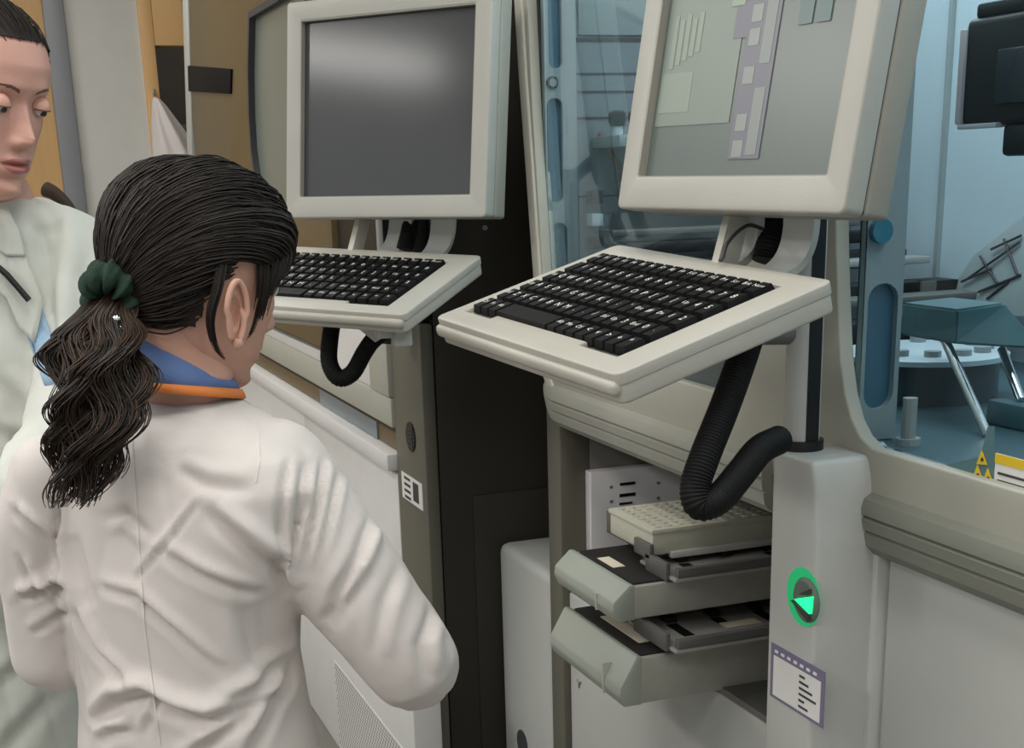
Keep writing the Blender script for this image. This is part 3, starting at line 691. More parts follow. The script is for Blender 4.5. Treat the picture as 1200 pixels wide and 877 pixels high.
MKR = posed((-1.2123, .5643, 1.3056), 5.3, 16, 3.1); MKL = posed((-2.2, .64, 1.277), 42, 15.5, 2.5)
KX0, KX1, KY0, KY1 = -.407, -.050, .0415, .236
def tray(Mx, w, d, label, k=1.):
    t_ = thing('keyboard_tray', label, 'keyboard tray', mtx=Mx)
    hole = [(KX0-.003, KY0-.010), (-.338, KY0-.010), (-.338, KY0), (-.126, KY0), (-.126, KY0-.010), (KX1+.003, KY0-.010), (KX1+.003, KY1+.006), (-.117, KY1+.006), (-.117, KY1-.006), (-.342, KY1-.006), (-.342, KY1+.006), (KX0-.003, KY1+.006)]
    hole = [(x*k, y*k) for x, y in hole]
    lplate('tray_top', rrect(-w, 0, 0, d, .012), [hole[::-1]], .0, .010, M['tray'], t_, .002)
    lplate('tray_body', rrect(-w+.001, -.001, .001, d-.001, .012), [], -.008, .020, M['tray'], t_, .004)
    lbox('front_roll', -w+.004, -.004, -.006, .010, -.022, -.006, M['tray'], t_, .006, 3)
    return t_
def keyboard(Mx, label, keymeshes=None):
    t_ = thing('keyboard', label, 'keyboard', mtx=Mx)
    lbox('key_base', KX0, KX1, KY0-.006, KY1+.003, -.0078, -.004, M['keybase'], t_)
    rows = [('Esc F1 F2 F3 F4 F5 F6 F7 F8 F9 F10 F11 F12 Prt Scr Brk Num'.split(), None),
            ('` 1 2 3 4 5 6 7 8 9 0 - = Bk Ho 7 8'.split(), None),
            ('Tab Q W E R T Y U I O P [ ] | Up 4 5'.split(), None),
            ('Cap A S D F G H J K L ; \' Ent # Dn 1 2'.split(), None),
            ('Shf Z X C V B N M , . / Shf Up 3 End 0 .'.split(), None),
            ('Ctl Fn Alt SPACE Alt Mn Ctl < v > + *'.split(), 1)]
    npx = 17; pitch = (KX1-KX0)/npx; ph = (KY1-KY0+.004)/6
    out = []
    idx = 0
    for r_, (ks, last) in enumerate(rows):
        y1 = KY1-ph*r_; y0 = y1-ph+.0035; x = KX0
        for kname in ks:
            n_ = 6 if kname == 'SPACE' else 1
            wd = pitch*n_-.003
            if keymeshes is None:
                bm = bmesh.new(); z0, z1 = -.003, .0065; tp = .0018
                yy1 = y1-(.006 if r_ == 5 else 0)
                vb = [bm.verts.new(q) for q in ((0, 0, z0), (wd, 0, z0), (wd, y1-y0, z0), (0, y1-y0, z0))]
                vt = [bm.verts.new(q) for q in ((tp, tp, z1), (wd-tp, tp, z1), (wd-tp, y1-y0-tp*1.6, z1), (tp, y1-y0-tp*1.6, z1))]
                bm.faces.new(vt)
                for i in range(4): bm.faces.new((vb[i], vb[(i+1) % 4], vt[(i+1) % 4], vt[i]))
                me = bpy.data.meshes.new('key'); bm.to_mesh(me); bm.free()
                me.materials.append(M['key']); me.materials.append(M['legend'])
                if kname != 'SPACE':
                    tm = text_mesh(kname, .0135 if len(kname) == 1 else .0095)
                    bm = bmesh.new(); bm.from_mesh(me); n0 = len(bm.faces)
                    bm2 = bmesh.new(); bm2.from_mesh(tm)
                    mp = {v: bm.verts.new((v.co.x+wd*.42, v.co.y+(y1-y0)*.55, z1+.0003)) for v in bm2.verts}
                    for f in bm2.faces:
                        try: bm.faces.new([mp[v] for v in f.verts]).material_index = 1
                        except ValueError: pass
                    bm2.free(); bm.to_mesh(me); bm.free(); bpy.data.meshes.remove(tm)
            else: me = keymeshes[idx]
            o = bpy.data.objects.new('key', me); COL.objects.link(o); o.parent = t_; o.location = (x+.0015, y0, 0)
            out.append(me); idx += 1; x += pitch*n_
    return t_, out
MKRs = MKR
tray(MKR, .434, .273, 'light grey keyboard tray mounted under the right monitor with the faint instrument layout')
kR, KM = keyboard(MKR, 'black keyboard set into the right keyboard tray under the lit monitor')
tray(MKL, .46, .29, 'light grey keyboard tray mounted under the left monitor with the blank screen', 1.06)
MKL2 = MKL @ Matrix.Diagonal((1.06, 1.06, 1, 1))
kL, _ = keyboard(MKL2, 'black keyboard set into the left keyboard tray under the blank monitor', KM)

# ---- arms: curved straps from the tray back up to the monitor, pole, hinge
def strap(name, A, B, bulge, width_v, th, m, par, n=14):
    """flat strap from A to B curving by `bulge` in the middle, width vector width_v"""
    A, B, bulge, width_v = map(Vector, (A, B, bulge, width_v)); bm = bmesh.new(); rows = []
    for i in range(n+1):
        t = i/n; c_ = A.lerp(B, t)+bulge*(4*t*(1-t)); tg = ((B-A)+bulge*4*(1-2*t)).normalized(); nn = tg.cross(width_v).normalized()*th/2
        rows.append([bm.verts.new(c_-width_v/2-nn), bm.verts.new(c_+width_v/2-nn), bm.verts.new(c_+width_v/2+nn), bm.verts.new(c_-width_v/2+nn)])
    for a_, b_ in zip(rows, rows[1:]):
        for k in range(4): bm.faces.new((a_[k], a_[(k+1) % 4], b_[(k+1) % 4], b_[k]))
    bm.faces.new(rows[0]); bm.faces.new(rows[-1][::-1])
    return autosmooth(bm_done(name, bm, m, par), 40)
def station(MK, MM, w, d, monh, pole_xy, z0, z1, prad, label, gapx, blo, bhi):
    t_ = thing('monitor_stand', label, 'monitor stand', (pole_xy[0], pole_xy[1], z0))
    K = lambda x, y, z=0: MK @ Vector((x, y, z)); Q = lambda x, y, z=0: MM @ Vector((x, y, z))
    wv = (MM.to_3x3() @ Vector((1, 0, 0)))
    for dx in gapx:
        A = K(-w/2+dx, d+.012, -.018); B = Q(dx*.95, -.02, -.062)
        strap('support_strap', A, B, Vector((wv.y, -wv.x, 0)).normalized()*(-.022)+Vector((0, 0, -.02)), wv*.052, .009, M['white'], t_)
    lo = Q(min(gapx)-.045+blo, -.012, -.058); hi = K(-w/2+min(gapx)-.05+bhi, d+.004, -.01)
    strap('side_bracket', hi, lo, Vector((0, 0, 0)), wv*.012, .03, M['cream'], t_)
    b_ = Q(0, .08, -.078)
    bm = bmesh.new(); T_ = MM @ Matrix.Translation((0, .08, -.082)); add_box(bm, -.06, .06, -.06, .06, -.012, .007, .003)
    for v in bm.verts: v.co = T_ @ v.co
    autosmooth(bm_done('mount_plate', bm, M['darksteel'], t_))
    px_, py_ = pole_xy
    bm = bmesh.new(); add_tube(bm, [(px_, py_, z0+.012), (px_, py_, z1)], prad, 28); autosmooth(bm_done('pole', bm, M['white'], t_), 40)
    bm = bmesh.new(); add_box(bm, px_+prad*.55, px_+prad*1.02, py_-.007, py_+.010, z0+.012, z1-.002); bm_done('pole_groove', bm, M['black'], t_)
    bm = bmesh.new(); add_tube(bm, [(px_, py_, z0), (px_, py_, z0+.012)], prad*1.25, 28); autosmooth(bm_done('base_ring', bm, M['black'], t_), 40)
    # horizontal arm from pole top to the mount and a short arm under the tray
    tube('arm', [(px_, py_, z1-.02), (b_.x, b_.y, b_.z)], .013, M['darksteel'], t_, 14)
    u_ = K(-w/2, d*.6, -.036)
    tube('arm', [(px_, py_, u_.z-.02), (u_.x, u_.y, u_.z-.012)], .014, M['darksteel'], t_, 14)
    return t_
pp = onY(938, 540, .902)
stR = station(MKR, MR, .434, .273, .27, (pp.x, .902), ctop, 1.50, .0215, 'white pole stand carrying the right monitor and keyboard tray on the white column', (-.045, .055), .040, .105)
stL = station(MKL, ML, .46, .29, .312, (-2.74, .765), 1.17, 1.50, .016, 'pole stand with grey hinge carrying the left monitor and keyboard tray', (-.01, .09), -.035, .012)
# hinge blocks under the left tray
K = lambda x, y, z=0: MKL @ Vector((x, y, z))
for (px, py, w_, h_) in ((470, 388, .030, .05), (452, 385, .035, .03)):
    D_ = (K(-.03, .03)-EYE).dot(FV)+.05
    c_ = atD(px, py, D_); bm = bmesh.new(); add_box(bm, c_.x-w_*.6, c_.x+w_*.6, c_.y-w_/2, c_.y+w_/2, c_.z-h_*.5, c_.z+h_*.6, .004)
    autosmooth(bm_done('hinge_block', bm, M['white'], stL))
prism('hinge_gusset', [K(-.16, .05, -.028), K(-.02, .05, -.028), K(-.10, .05, -.075)], MKL.to_3x3() @ Vector((0, .012, 0)), M['white'], stL, .002)

# ---- corrugated hoses
def hose(label, pts, r, nring, seg=20):
    path = spline(pts, 14); 
    L = [0]
    for a_, b_ in zip(path, path[1:]): L.append(L[-1]+(b_-a_).length)
    n_ = int(L[-1]/nring)*4; P_ = []; Rr = []
    for i in range(n_+1):
        s_ = L[-1]*i/n_; k = max(j for j in range(len(L)) if L[j] <= s_+1e-9); k = min(k, len(path)-2)
        t = (s_-L[k])/max(1e-9, L[k+1]-L[k]); P_.append(path[k].lerp(path[k+1], t)); Rr.append(r*(1, .98, .92, .98)[i % 4])
    bm = bmesh.new(); add_tube(bm, P_, Rr, seg); o = autosmooth(bm_done('cable_conduit', bm, M['hose'], None), 80)
    return tag(o, label, 'cable')
d1 = 1.60
hose('long black corrugated cable hose looping under the right keyboard tray into the white pole',
     [atD(884, 375, 1.476), atD(868, 425, 1.458), atD(848, 480, 1.440), atD(826, 535, 1.422), atD(815, 570, 1.417), atD(820, 592, 1.417), atD(842, 585, 1.422), atD(868, 555, 1.449), atD(890, 528, 1.485), atD(912, 516, 1.539)], .0165, .0036)
hose('short black corrugated cable hose between the straps under the right monitor', [atD(906, 240, 1.620), atD(906, 262, 1.620), atD(902, 285, 1.611), atD(897, 306, 1.611)], .0165, .0036)
dl = (K(-.2, .1)-EYE).dot(FV)
hose('black corrugated cable hose looping under the left keyboard tray', [atD(392, 366, dl), atD(387, 395, dl), atD(386, 425, dl), atD(397, 443, dl), atD(413, 437, dl), atD(427, 413, dl), atD(438, 398, dl), atD(454, 386, dl+.04)], .0155, .0038)
hose('short black corrugated cable hose between the straps under the left monitor', [atD(482, 245, 2.56), atD(480, 268, 2.56), atD(474, 292, 2.56)], .016, .0040)
cb = spline([atD(893, 268, 1.602), atD(878, 264, 1.584), atD(864, 272, 1.566), atD(852, 286, 1.557), atD(847, 302, 1.557), atD(843, 306, 1.557)], 8)
tag(tube('thin_cable', cb, .0022, M['ink'], None, 8), 'thin dark cable arching between the straps under the right monitor', 'cable')
lb_ = MKR @ Vector((-.30, .292, 0))
# ================================================================== PEOPLE
FH = Vector((FV.x, FV.y, 0)).normalized(); RH = Vector((-FH.y, FH.x, 0))*-1.0
if RH.dot(RV) < 0: RH = -RH
ZU = Vector((0, 0, 1))
def atH(px, py, h): d = ray(px, py); return EYE + d*(h/(d.dot(FH)))
def interp(tab, z):
    for (a, va), (b, vb) in zip(tab, tab[1:]):
        if z <= b: 
            t = max(0, min(1, (z-a)/(b-a))); return va+(vb-va)*t
    return tab[-1][1]
def smoothtab(tab, n=400):
    zs = np.linspace(tab[0][0], tab[-1][0], n); v = np.interp(zs, [a for a, _ in tab], [b for _, b in tab])
    k = np.exp(-np.linspace(-2, 2, 31)**2); k /= k.sum(); vp = np.pad(v, 15, mode='reflect', reflect_type='odd'); v2 = np.convolve(vp, k, 'valid')
    return zs, v2
FRONT = smoothtab([(-.112, .050), (-.106, .066), (-.095, .076), (-.084, .074), (-.070, .079), (-.055, .080), (-.040, .080), (-.01, .081), (.008, .080), (.024, .087), (.05, .087), (.075, .077), (.095, .056), (.106, .034), (.112, .012)])
BACK = smoothtab([(-.112, .022), (-.10, .0), (-.085, -.02), (-.065, -.055), (-.045, -.073), (-.02, -.086), (.01, -.096), (.035, -.098), (.06, -.092), (.085, -.071), (.1, -.045), (.112, -.012)])
WIDE = smoothtab([(-.112, .014), (-.105, .026), (-.09, .040), (-.07, .053), (-.045, .062), (-.02, .068), (.01, .072), (.04, .076), (.065, .072), (.085, .060), (.1, .040), (.112, .012)])
def gz(v, c, s): return np.exp(-((v-c)/s)**2)
def head_np(NZ=150, NT=168, feat=1.0):
    z = -.112*np.cos(np.linspace(0, PI, NZ)); th = np.linspace(0, 2*PI, NT, endpoint=False)
    th = th - .45*np.sin(th)                     # denser at the face (theta = 0)
    Z, T = np.meshgrid(z, th, indexing='ij')
    f = np.interp(Z, *FRONT); b = np.interp(Z, *BACK); w = np.interp(Z, *WIDE); yc = (f+b)/2*.3
    c, s = np.cos(T), np.sin(T)
    X = w*np.sign(s)*np.abs(s)**.92
    Y = np.where(c > 0, yc+(f-yc)*np.abs(c)**.90, yc-(yc-b)*np.abs(c)**.95)
    fr = np.clip(c*3, 0, 1)*feat
    ax = np.abs(X)
    amp = np.interp(Z, [-.046, -.041, -.034, -.028, -.012, .006, .022], [0, .010, .0205, .0212, .0105, .0035, .0])
    sg = np.interp(Z, [-.045, -.03, 0, .02], [.0095, .0085, .0065, .007])
    D = amp*gz(X, 0, sg)
    D = D+.0065*gz(ax, .0115, .0052)*gz(Z, -.037, .0060)
    D = D+.0022*gz(ax, .026, .018)*gz(Z, .026, .0085)
    D = D-.0105*gz(ax, .030, .0135)*gz(Z, .006, .0105)
    D = D+.0060*gz(ax, .031, .0095)*gz(Z, .0045, .0062)
    D = D+.0068*gz(X, 0, .019)*gz(Z, -.0575, .0046)+.0082*gz(X, 0, .017)*gz(Z, -.0690, .0052)
    D = D-.0055*gz(X, 0, .022)*gz(Z, -.0632, .0016)
    D = D-.002*gz(X, 0, .003)*gz(Z, -.050, .005)
    D = D+.0055*gz(X, 0, .016)*gz(Z, -.096, .011)
    D = D+.0035*gz(ax, .044, .017)*gz(Z, -.016, .018)
    D = D-.0035*gz(X, 0, .02)*gz(Z, -.081, .005)
    Y = Y+D*fr
    return X, Y, Z
def head_bm(bm, Mh, sc, feat=1.0, mats=None, res=(150, 168)):
    X, Y, Z = head_np(res[0], res[1], feat=feat); NZ, NT = X.shape
    V = [[bm.verts.new(Mh @ Vector((X[i, j]*sc, Y[i, j]*sc, Z[i, j]*sc))) for j in range(NT)] for i in range(NZ)]
    for i in range(NZ-1):
        for j in range(NT):
            k = (j+1) % NT; f = bm.faces.new((V[i][j], V[i][k], V[i+1][k], V[i+1][j])); f.smooth = True
            if mats:
                x = X[i, j]; z = (Z[i, j]+Z[i+1, j])/2; y = Y[i, j]; ax = abs(x)
                if y > .055:
                    if ax < .0215*(1-((z+.0635)/.0125)**2) and -.0735 < z < -.0548: f.material_index = mats['lips']
                    zb = .0262-14*(ax-.033)**2
                    if .012 < ax < .050 and abs(z-zb) < .0019*(1-.75*max(0, (ax-.030)/.020)): f.material_index = mats['brow']
    bm.faces.new([v for v in V[0]][::-1]); bm.faces.new(V[-1])
def ear_bm(bm, Mh, side, sc=1.0, off=(0, 0, 0)):
    # bowl plus rim, flattened against the head
    c = Vector(((.0745+off[0])*side, -.006+off[1], -.012+off[2])); tilt = R(12)
    def q(u, v, d): # u forward, v up, d outward
        u = u*.84; u2 = u*math.cos(tilt)+v*math.sin(tilt)*-1; v2 = v*math.cos(tilt)+u*math.sin(tilt)
        flare = -.40*u2 if u2 < 0 else -.15*u2
        return Mh @ ((c+Vector((side*(d+flare), u2, v2)))*sc)
    rim = []
    for k in range(29):
        a = R(-65+305*k/28); rr = (.0165 if math.sin(a) > 0 else .0125); rim.append(q(rr*math.cos(a), .031*math.sin(a)*(1 if math.sin(a) > 0 else .95), .008))
    add_tube(bm, rim, [.0034]*29, 8)
    n, m_ = 14, 26; rows = []
    for i in range(n+1):
        r_ = i/n; row = []
        for k in range(m_):
            a = 2*PI*k/m_; rr = (.0165 if math.sin(a) > 0 else .0125)
            d = .009*(r_**2)-.002+.004*math.exp(-((r_-.62)/.14)**2)
            row.append(bm.verts.new(q(rr*r_*math.cos(a), .030*r_*math.sin(a), d)))
        rows.append(row)
    for a_, b_ in zip(rows, rows[1:]):
        for k in range(m_):
            try: bm.faces.new((a_[k], a_[(k+1) % m_], b_[(k+1) % m_], b_[k])).smooth = True
            except ValueError: pass
    add_tube(bm, [q(.003, -.025, .006), q(.004, -.031, .006), q(.006, -.035, .003)], [.006, .0065, .003], 8)
    add_tube(bm, [q(.010, .004, .004), q(.012, -.004, .007), q(.010, -.011, .004)], [.003, .004, .003], 8)
def loft(bm, rings, n=48, e=2.2, cap=True):
    """rings: (centre, axis_a, axis_b) with half sizes as the axes' lengths"""
    rows = []
    for c, a, b in rings:
        r_ = []
        for k in range(n):
            t = 2*PI*k/n; cs, sn = math.cos(t), math.sin(t)
            r_.append(bm.verts.new(Vector(c)+Vector(a)*math.copysign(abs(cs)**(2/e), cs)+Vector(b)*math.copysign(abs(sn)**(2/e), sn)))
        rows.append(r_)
    for p, q in zip(rows, rows[1:]):
        for k in range(n): bm.faces.new((p[k], p[(k+1) % n], q[(k+1) % n], q[k]))
    if cap: bm.faces.new(rows[0][::-1]); bm.faces.new(rows[-1])
def limb(bm, pts, rad, n=20, sub=6):
    P_ = spline(pts, sub); m = len(pts)-1; Rr = []
    for i in range(len(P_)):
        t = i/(len(P_)-1)*m; k = min(int(t), m-1); u = t-k; Rr.append(rad[k]*(1-u)+rad[k+1]*u)
    add_tube(bm, P_, Rr, n)
    for c, r_ in ((P_[0], Rr[0]), (P_[-1], Rr[-1])):
        bmesh.ops.create_uvsphere(bm, u_segments=n, v_segments=10, radius=r_, matrix=Matrix.Translation(c))
def hand(bm, wrist, direction, palm_n, sc=1.0):
    d = Vector(direction).normalized(); nrm = (Vector(palm_n)-d*Vector(palm_n).dot(d)).normalized(); s = d.cross(nrm)
    w = Vector(wrist); pc = w+d*.045*sc
    loft(bm, [(w, s*.024*sc, nrm*.016*sc), (w+d*.03*sc, s*.034*sc, nrm*.014*sc), (w+d*.075*sc, s*.038*sc, nrm*.012*sc), (w+d*.09*sc, s*.035*sc, nrm*.010*sc)], 20)
    for k, L in enumerate((.066, .074, .069, .054)):
        o = (-.027+.018*k)*sc; b = w+d*.082*sc+s*o
        curl = [b, b+d*L*.45*sc+nrm*.004, b+d*L*.78*sc+nrm*.020*sc, b+d*L*.92*sc+nrm*.042*sc]
        add_tube(bm, spline(curl, 4), [.0092*sc-.0002*i for i in range(13)], 10)
        bmesh.ops.create_uvsphere(bm, u_segments=10, v_segments=6, radius=.0072*sc, matrix=Matrix.Translation(curl[-1]))
    b = w+d*.02*sc-s*.026*sc
    th = [b, b+d*.025*sc-s*.020*sc+nrm*.008, b+d*.052*sc-s*.028*sc+nrm*.018, b+d*.074*sc-s*.022*sc+nrm*.028]
    add_tube(bm, spline(th, 4), [.0115*sc-.0002*i for i in range(13)], 10)
    bmesh.ops.create_uvsphere(bm, u_segments=10, v_segments=6, radius=.0090*sc, matrix=Matrix.Translation(th[-1]))
HANDS = []
def remesh(bm, voxel, smooth=2, lap=0):
    bmesh.ops.recalc_face_normals(bm, faces=bm.faces)
    me = bpy.data.meshes.new('t'); bm.to_mesh(me); bm.free()
    ob = bpy.data.objects.new('t', me); COL.objects.link(ob)
    m = ob.modifiers.new('r', 'REMESH'); m.mode = 'VOXEL'; m.voxel_size = voxel; m.adaptivity = 0
    if smooth: s_ = ob.modifiers.new('s', 'SMOOTH'); s_.factor = .6; s_.iterations = smooth
    dg = bpy.context.evaluated_depsgraph_get(); out = bpy.data.meshes.new_from_object(ob.evaluated_get(dg))
    bpy.data.objects.remove(ob); bpy.data.meshes.remove(me); return out
def get_co(me):
    a = np.empty(len(me.vertices)*3); me.vertices.foreach_get('co', a); return a.reshape(-1, 3)
def get_no(me):
    a = np.empty(len(me.vertices)*3); me.vertices.foreach_get('normal', a); return a.reshape(-1, 3)
def set_co(me, a): me.vertices.foreach_set('co', a.ravel()); me.update()
def folds(me, uvec, origin, creases, face_dir, noise_amp=.0025, seed=0):
    """cloth relief: creases are polylines in (u, z) metres; (points, width, depth, asym)"""
    co, no = get_co(me), get_no(me)
    u = (co-np.array(origin)) @ np.array(uvec); v = co[:, 2]
    disp = np.zeros(len(co))
    for pts, w, amp, asym in creases:
        best = np.full(len(co), 9.); side = np.zeros(len(co)); tt = np.zeros(len(co)); L = 0
        segs = [(np.array(a), np.array(b)) for a, b in zip(pts, pts[1:])]; tot = sum(np.linalg.norm(b-a) for a, b in segs)
        for a, b in segs:
            d = b-a; l = np.linalg.norm(d); d = d/l
            s_ = np.clip((u-a[0])*d[0]+(v-a[1])*d[1], 0, l); du, dv = u-a[0]-s_*d[0], v-a[1]-s_*d[1]
            dist = np.hypot(du, dv); sd = np.sign(d[0]*dv-d[1]*du); m_ = dist < best
            best[m_] = dist[m_]; side[m_] = sd[m_]; tt[m_] = (L+s_[m_])/tot; L += l
        taper = np.sin(np.clip(tt, .0, 1)*PI)**.5*.85+.15
        sg = best*side
        disp += amp*taper*(-np.exp(-(best/w)**2)+asym*np.exp(-((sg-1.9*w)/(1.3*w))**2)+.25*np.exp(-((sg+1.9*w)/(1.3*w))**2))
    facing = np.clip(no @ np.array(face_dir)*2.5+.15, 0, 1)
    nz = np.array([noise.noise(Vector((c[0]*9+seed, c[1]*9, c[2]*4.5)))+.5*noise.noise(Vector((c[0]*22+seed, c[1]*22, c[2]*12))) for c in co])
    ndir = np.array([noise.noise(Vector((c[0]*14, c[1]*14+seed, c[2]*5+c[1]*8))) for c in co])
    disp = disp*facing+noise_amp*(nz-.9*np.exp(-(ndir/.12)**2))
    set_co(me, co+no*disp[:, None])
def slerp(a, b, t):
    o = a.angle(b)
    if o < 1e-4: return a.copy()
    return (a*math.sin((1-t)*o)+b*math.sin(t*o))/math.sin(o)
def hair_strands(bm, Mh, sc, tree, roots, tie, lift, w, n=14, jit=.002, mi=0, sink=.0, over_ear=True):
    """each strand runs over the skull from its root, over the ear, to the tie; directions in head space"""
    tie_d = tie.normalized()
    for r0 in roots:
        r0 = r0.normalized(); pts = []; off = random.uniform(0, lift); sx = 1 if r0.x >= 0 else -1
        ax = r0.cross(tie_d)
        if ax.length < 1e-4: continue
        ax.normalize(); sw = random.uniform(-.04, .04)
        mid = slerp(r0, tie_d, .5)
        k_ = max(0, min(1, (r0.y+.15)*2.2))*(1 if over_ear else 0)
        way = Vector((sx*max(abs(r0.x)*.9, .55), -.10-.45*max(0, r0.z), .34+.45*max(0, r0.z-.2))).normalized()
        mid = mid.lerp(way, k_).normalized()
        for i in range(n+1):
            t = i/n; d = slerp(slerp(r0, mid, t), slerp(mid, tie_d, t), t); d = (d+ax*sw*math.sin(PI*t)).normalized()
            hit = tree.ray_cast(d*.4, -d)
            if hit[0] is None: break
            rad = hit[0].length
            e = (.003+off)*min(1, .35+3*t)*(1-.25*t)
            pts.append(Mh @ ((d*(rad+e+jit*.3*math.sin(9*t+off*3000)))*sc))
        if len(pts) > 4: add_tube(bm, pts, [w*(.5+.5*math.sin(PI*min(1, .15+.85*k/len(pts)))) for k in range(len(pts))], 4, cap=False, mi=mi)
def fib(n):
    g = PI*(3-math.sqrt(5)); return [Vector((math.cos(g*i)*math.sqrt(1-(1-2*(i+.5)/n)**2), math.sin(g*i)*math.sqrt(1-(1-2*(i+.5)/n)**2), 1-2*(i+.5)/n)) for i in range(n)]
def head_frame(c, yaw, pitch, roll=0):
    """yaw: 0 faces image right (along RH), 90 faces away from the camera; pitch > 0 looks down"""
    f = RH*math.cos(R(yaw))+FH*math.sin(R(yaw)); s = f.cross(ZU)
    f2 = f*math.cos(R(pitch))-ZU*math.sin(R(pitch)); u2 = s.cross(f2)
    Mx = Matrix((s, f2, u2)).transposed().to_4x4(); return Matrix.Translation(c) @ Mx @ Matrix.Rotation(R(roll), 4, 'Y')
def skull_tree():
    X, Y, Z = head_np(60, 64, 0); vs = [Vector((X[i, j], Y[i, j], Z[i, j])) for i in range(60) for j in range(64)]
    fs = [(i*64+j, i*64+(j+1) % 64, (i+1)*64+(j+1) % 64, (i+1)*64+j) for i in range(59) for j in range(64)]+[tuple(range(64))]+[tuple(range(59*64, 60*64))]
    return BVHTree.FromPolygons(vs, fs)
TREE = skull_tree()
def hairline(d, ear=True):
    """True where the scalp carries hair; d unit direction, x side, y front, z up"""
    ax = abs(d.x); y, z = d.y, d.z
    if y > .05:  return z > .50+.25*(y-.5)-.45*max(0, ax-.45)
    return z > -.55-.2*y+(.0) and not (ax > .72 and z < -.05 and y > -.28)
def scalp_cap(bm, Mh, sc, lift, fn):
    X, Y, Z = head_np(90, 96, 0); NZ, NT = X.shape; keep = {}
    for i in range(NZ):
        for j in range(NT):
            p = Vector((X[i, j], Y[i, j], Z[i, j]))
            if fn(p.normalized()): keep[(i, j)] = bm.verts.new(Mh @ ((p+p.normalized()*lift)*sc))
    for i in range(NZ-1):
        for j in range(NT):
            k = (j+1) % NT; q = [(i, j), (i, k), (i+1, k), (i+1, j)]
            if all(a in keep for a in q): bm.faces.new([keep[a] for a in q]).smooth = True
    if all((NZ-1, j) in keep for j in range(NT)): bm.faces.new([keep[(NZ-1, j)] for j in range(NT)])

# ------------------------------------------------------------------ the girl seen from behind
gyaw = 58                                             # torso faces away, a little to the right
gF = RH*math.cos(R(gyaw))+FH*math.sin(R(gyaw)); gS = gF.cross(ZU)
HG = 1.46
foot = atH(232, 877, HG); foot.z = 0
girl = thing('person', 'girl with a dark ponytail and green scrunchie in a white lab coat, seen from behind', 'person', foot)
GSC = 1.03
gM = head_frame(atH(232, 324, 1.50), 42, 17, 0)
def ringpx(py, L, Rr, h, depth, F_, S_, cosang):
    c = atH((L+Rr)/2, py, h); D = (c-EYE).dot(FV); hw = (Rr-L)/2*D/F_PX
    s2 = math.sin(math.acos(cosang)); a = math.sqrt(max(1e-6, hw*hw-(depth*s2)**2))/cosang
    return (c, S_*a, F_*depth)
ca = abs(gS.dot(RH))
GR = [(464, 176, 262, 1.475, .040), (474, 150, 288, 1.47, .058), (488, 108, 318, 1.465, .072), (504, 72, 346, 1.46, .082), (524, 46, 370, 1.455, .090), (556, 34, 384, 1.45, .096), (606, 40, 376, 1.445, .10), (670, 56, 356, 1.44, .10), (760, 84, 352, 1.44, .10), (820, 92, 362, 1.44, .105), (877, 90, 376, 1.44, .112), (980, 84, 392, 1.44, .125), (1120, 78, 408, 1.44, .14), (1260, 76, 416, 1.44, .15)]
bm = bmesh.new()
loft(bm, [ringpx(y, l, r_, h, d, gF, gS, ca) for (y, l, r_, h, d) in GR])
# sleeves: right one swings out to the bent elbow, forearm away from the camera
def P3(px, py, h): return atH(px, py, h)
eR = P3(482, 778, 1.40)
fwR = (FH*.86-RH*.42+ZU*.12).normalized()
armR = [P3(322, 560, 1.43), P3(362, 622, 1.41), P3(420, 694, 1.40), eR, eR+fwR*.05+ZU*.004]
limb(bm, armR, [.064, .066, .0600, .0520, .050], 24)
limb(bm, [eR+fwR*.03, eR+fwR*.12, eR+fwR*.21], [.050, .046, .042], 24)
eL = P3(52, 768, 1.46)
fwL = (FH*.80+RH*.50+ZU*.10).normalized()
armL = [P3(66, 560, 1.45), P3(42, 628, 1.45), P3(44, 700, 1.455), eL]
limb(bm, armL, [.050, .045, .0385, .037], 24)
limb(bm, [eL, eL+fwL*.05-ZU*.02, eL+fwL*.17-ZU*.01], [.037, .040, .036], 24)
coat_me = remesh(bm, .0046, 6)
og = atH(0, 600, 1.40)
def uz(px, py, h=1.36): p = atH(px, py, h); return ((p-og).dot(RH), p.z)
def cr_(pts, w, a, s=.8): return ([uz(*p) for p in pts], w, a, s)
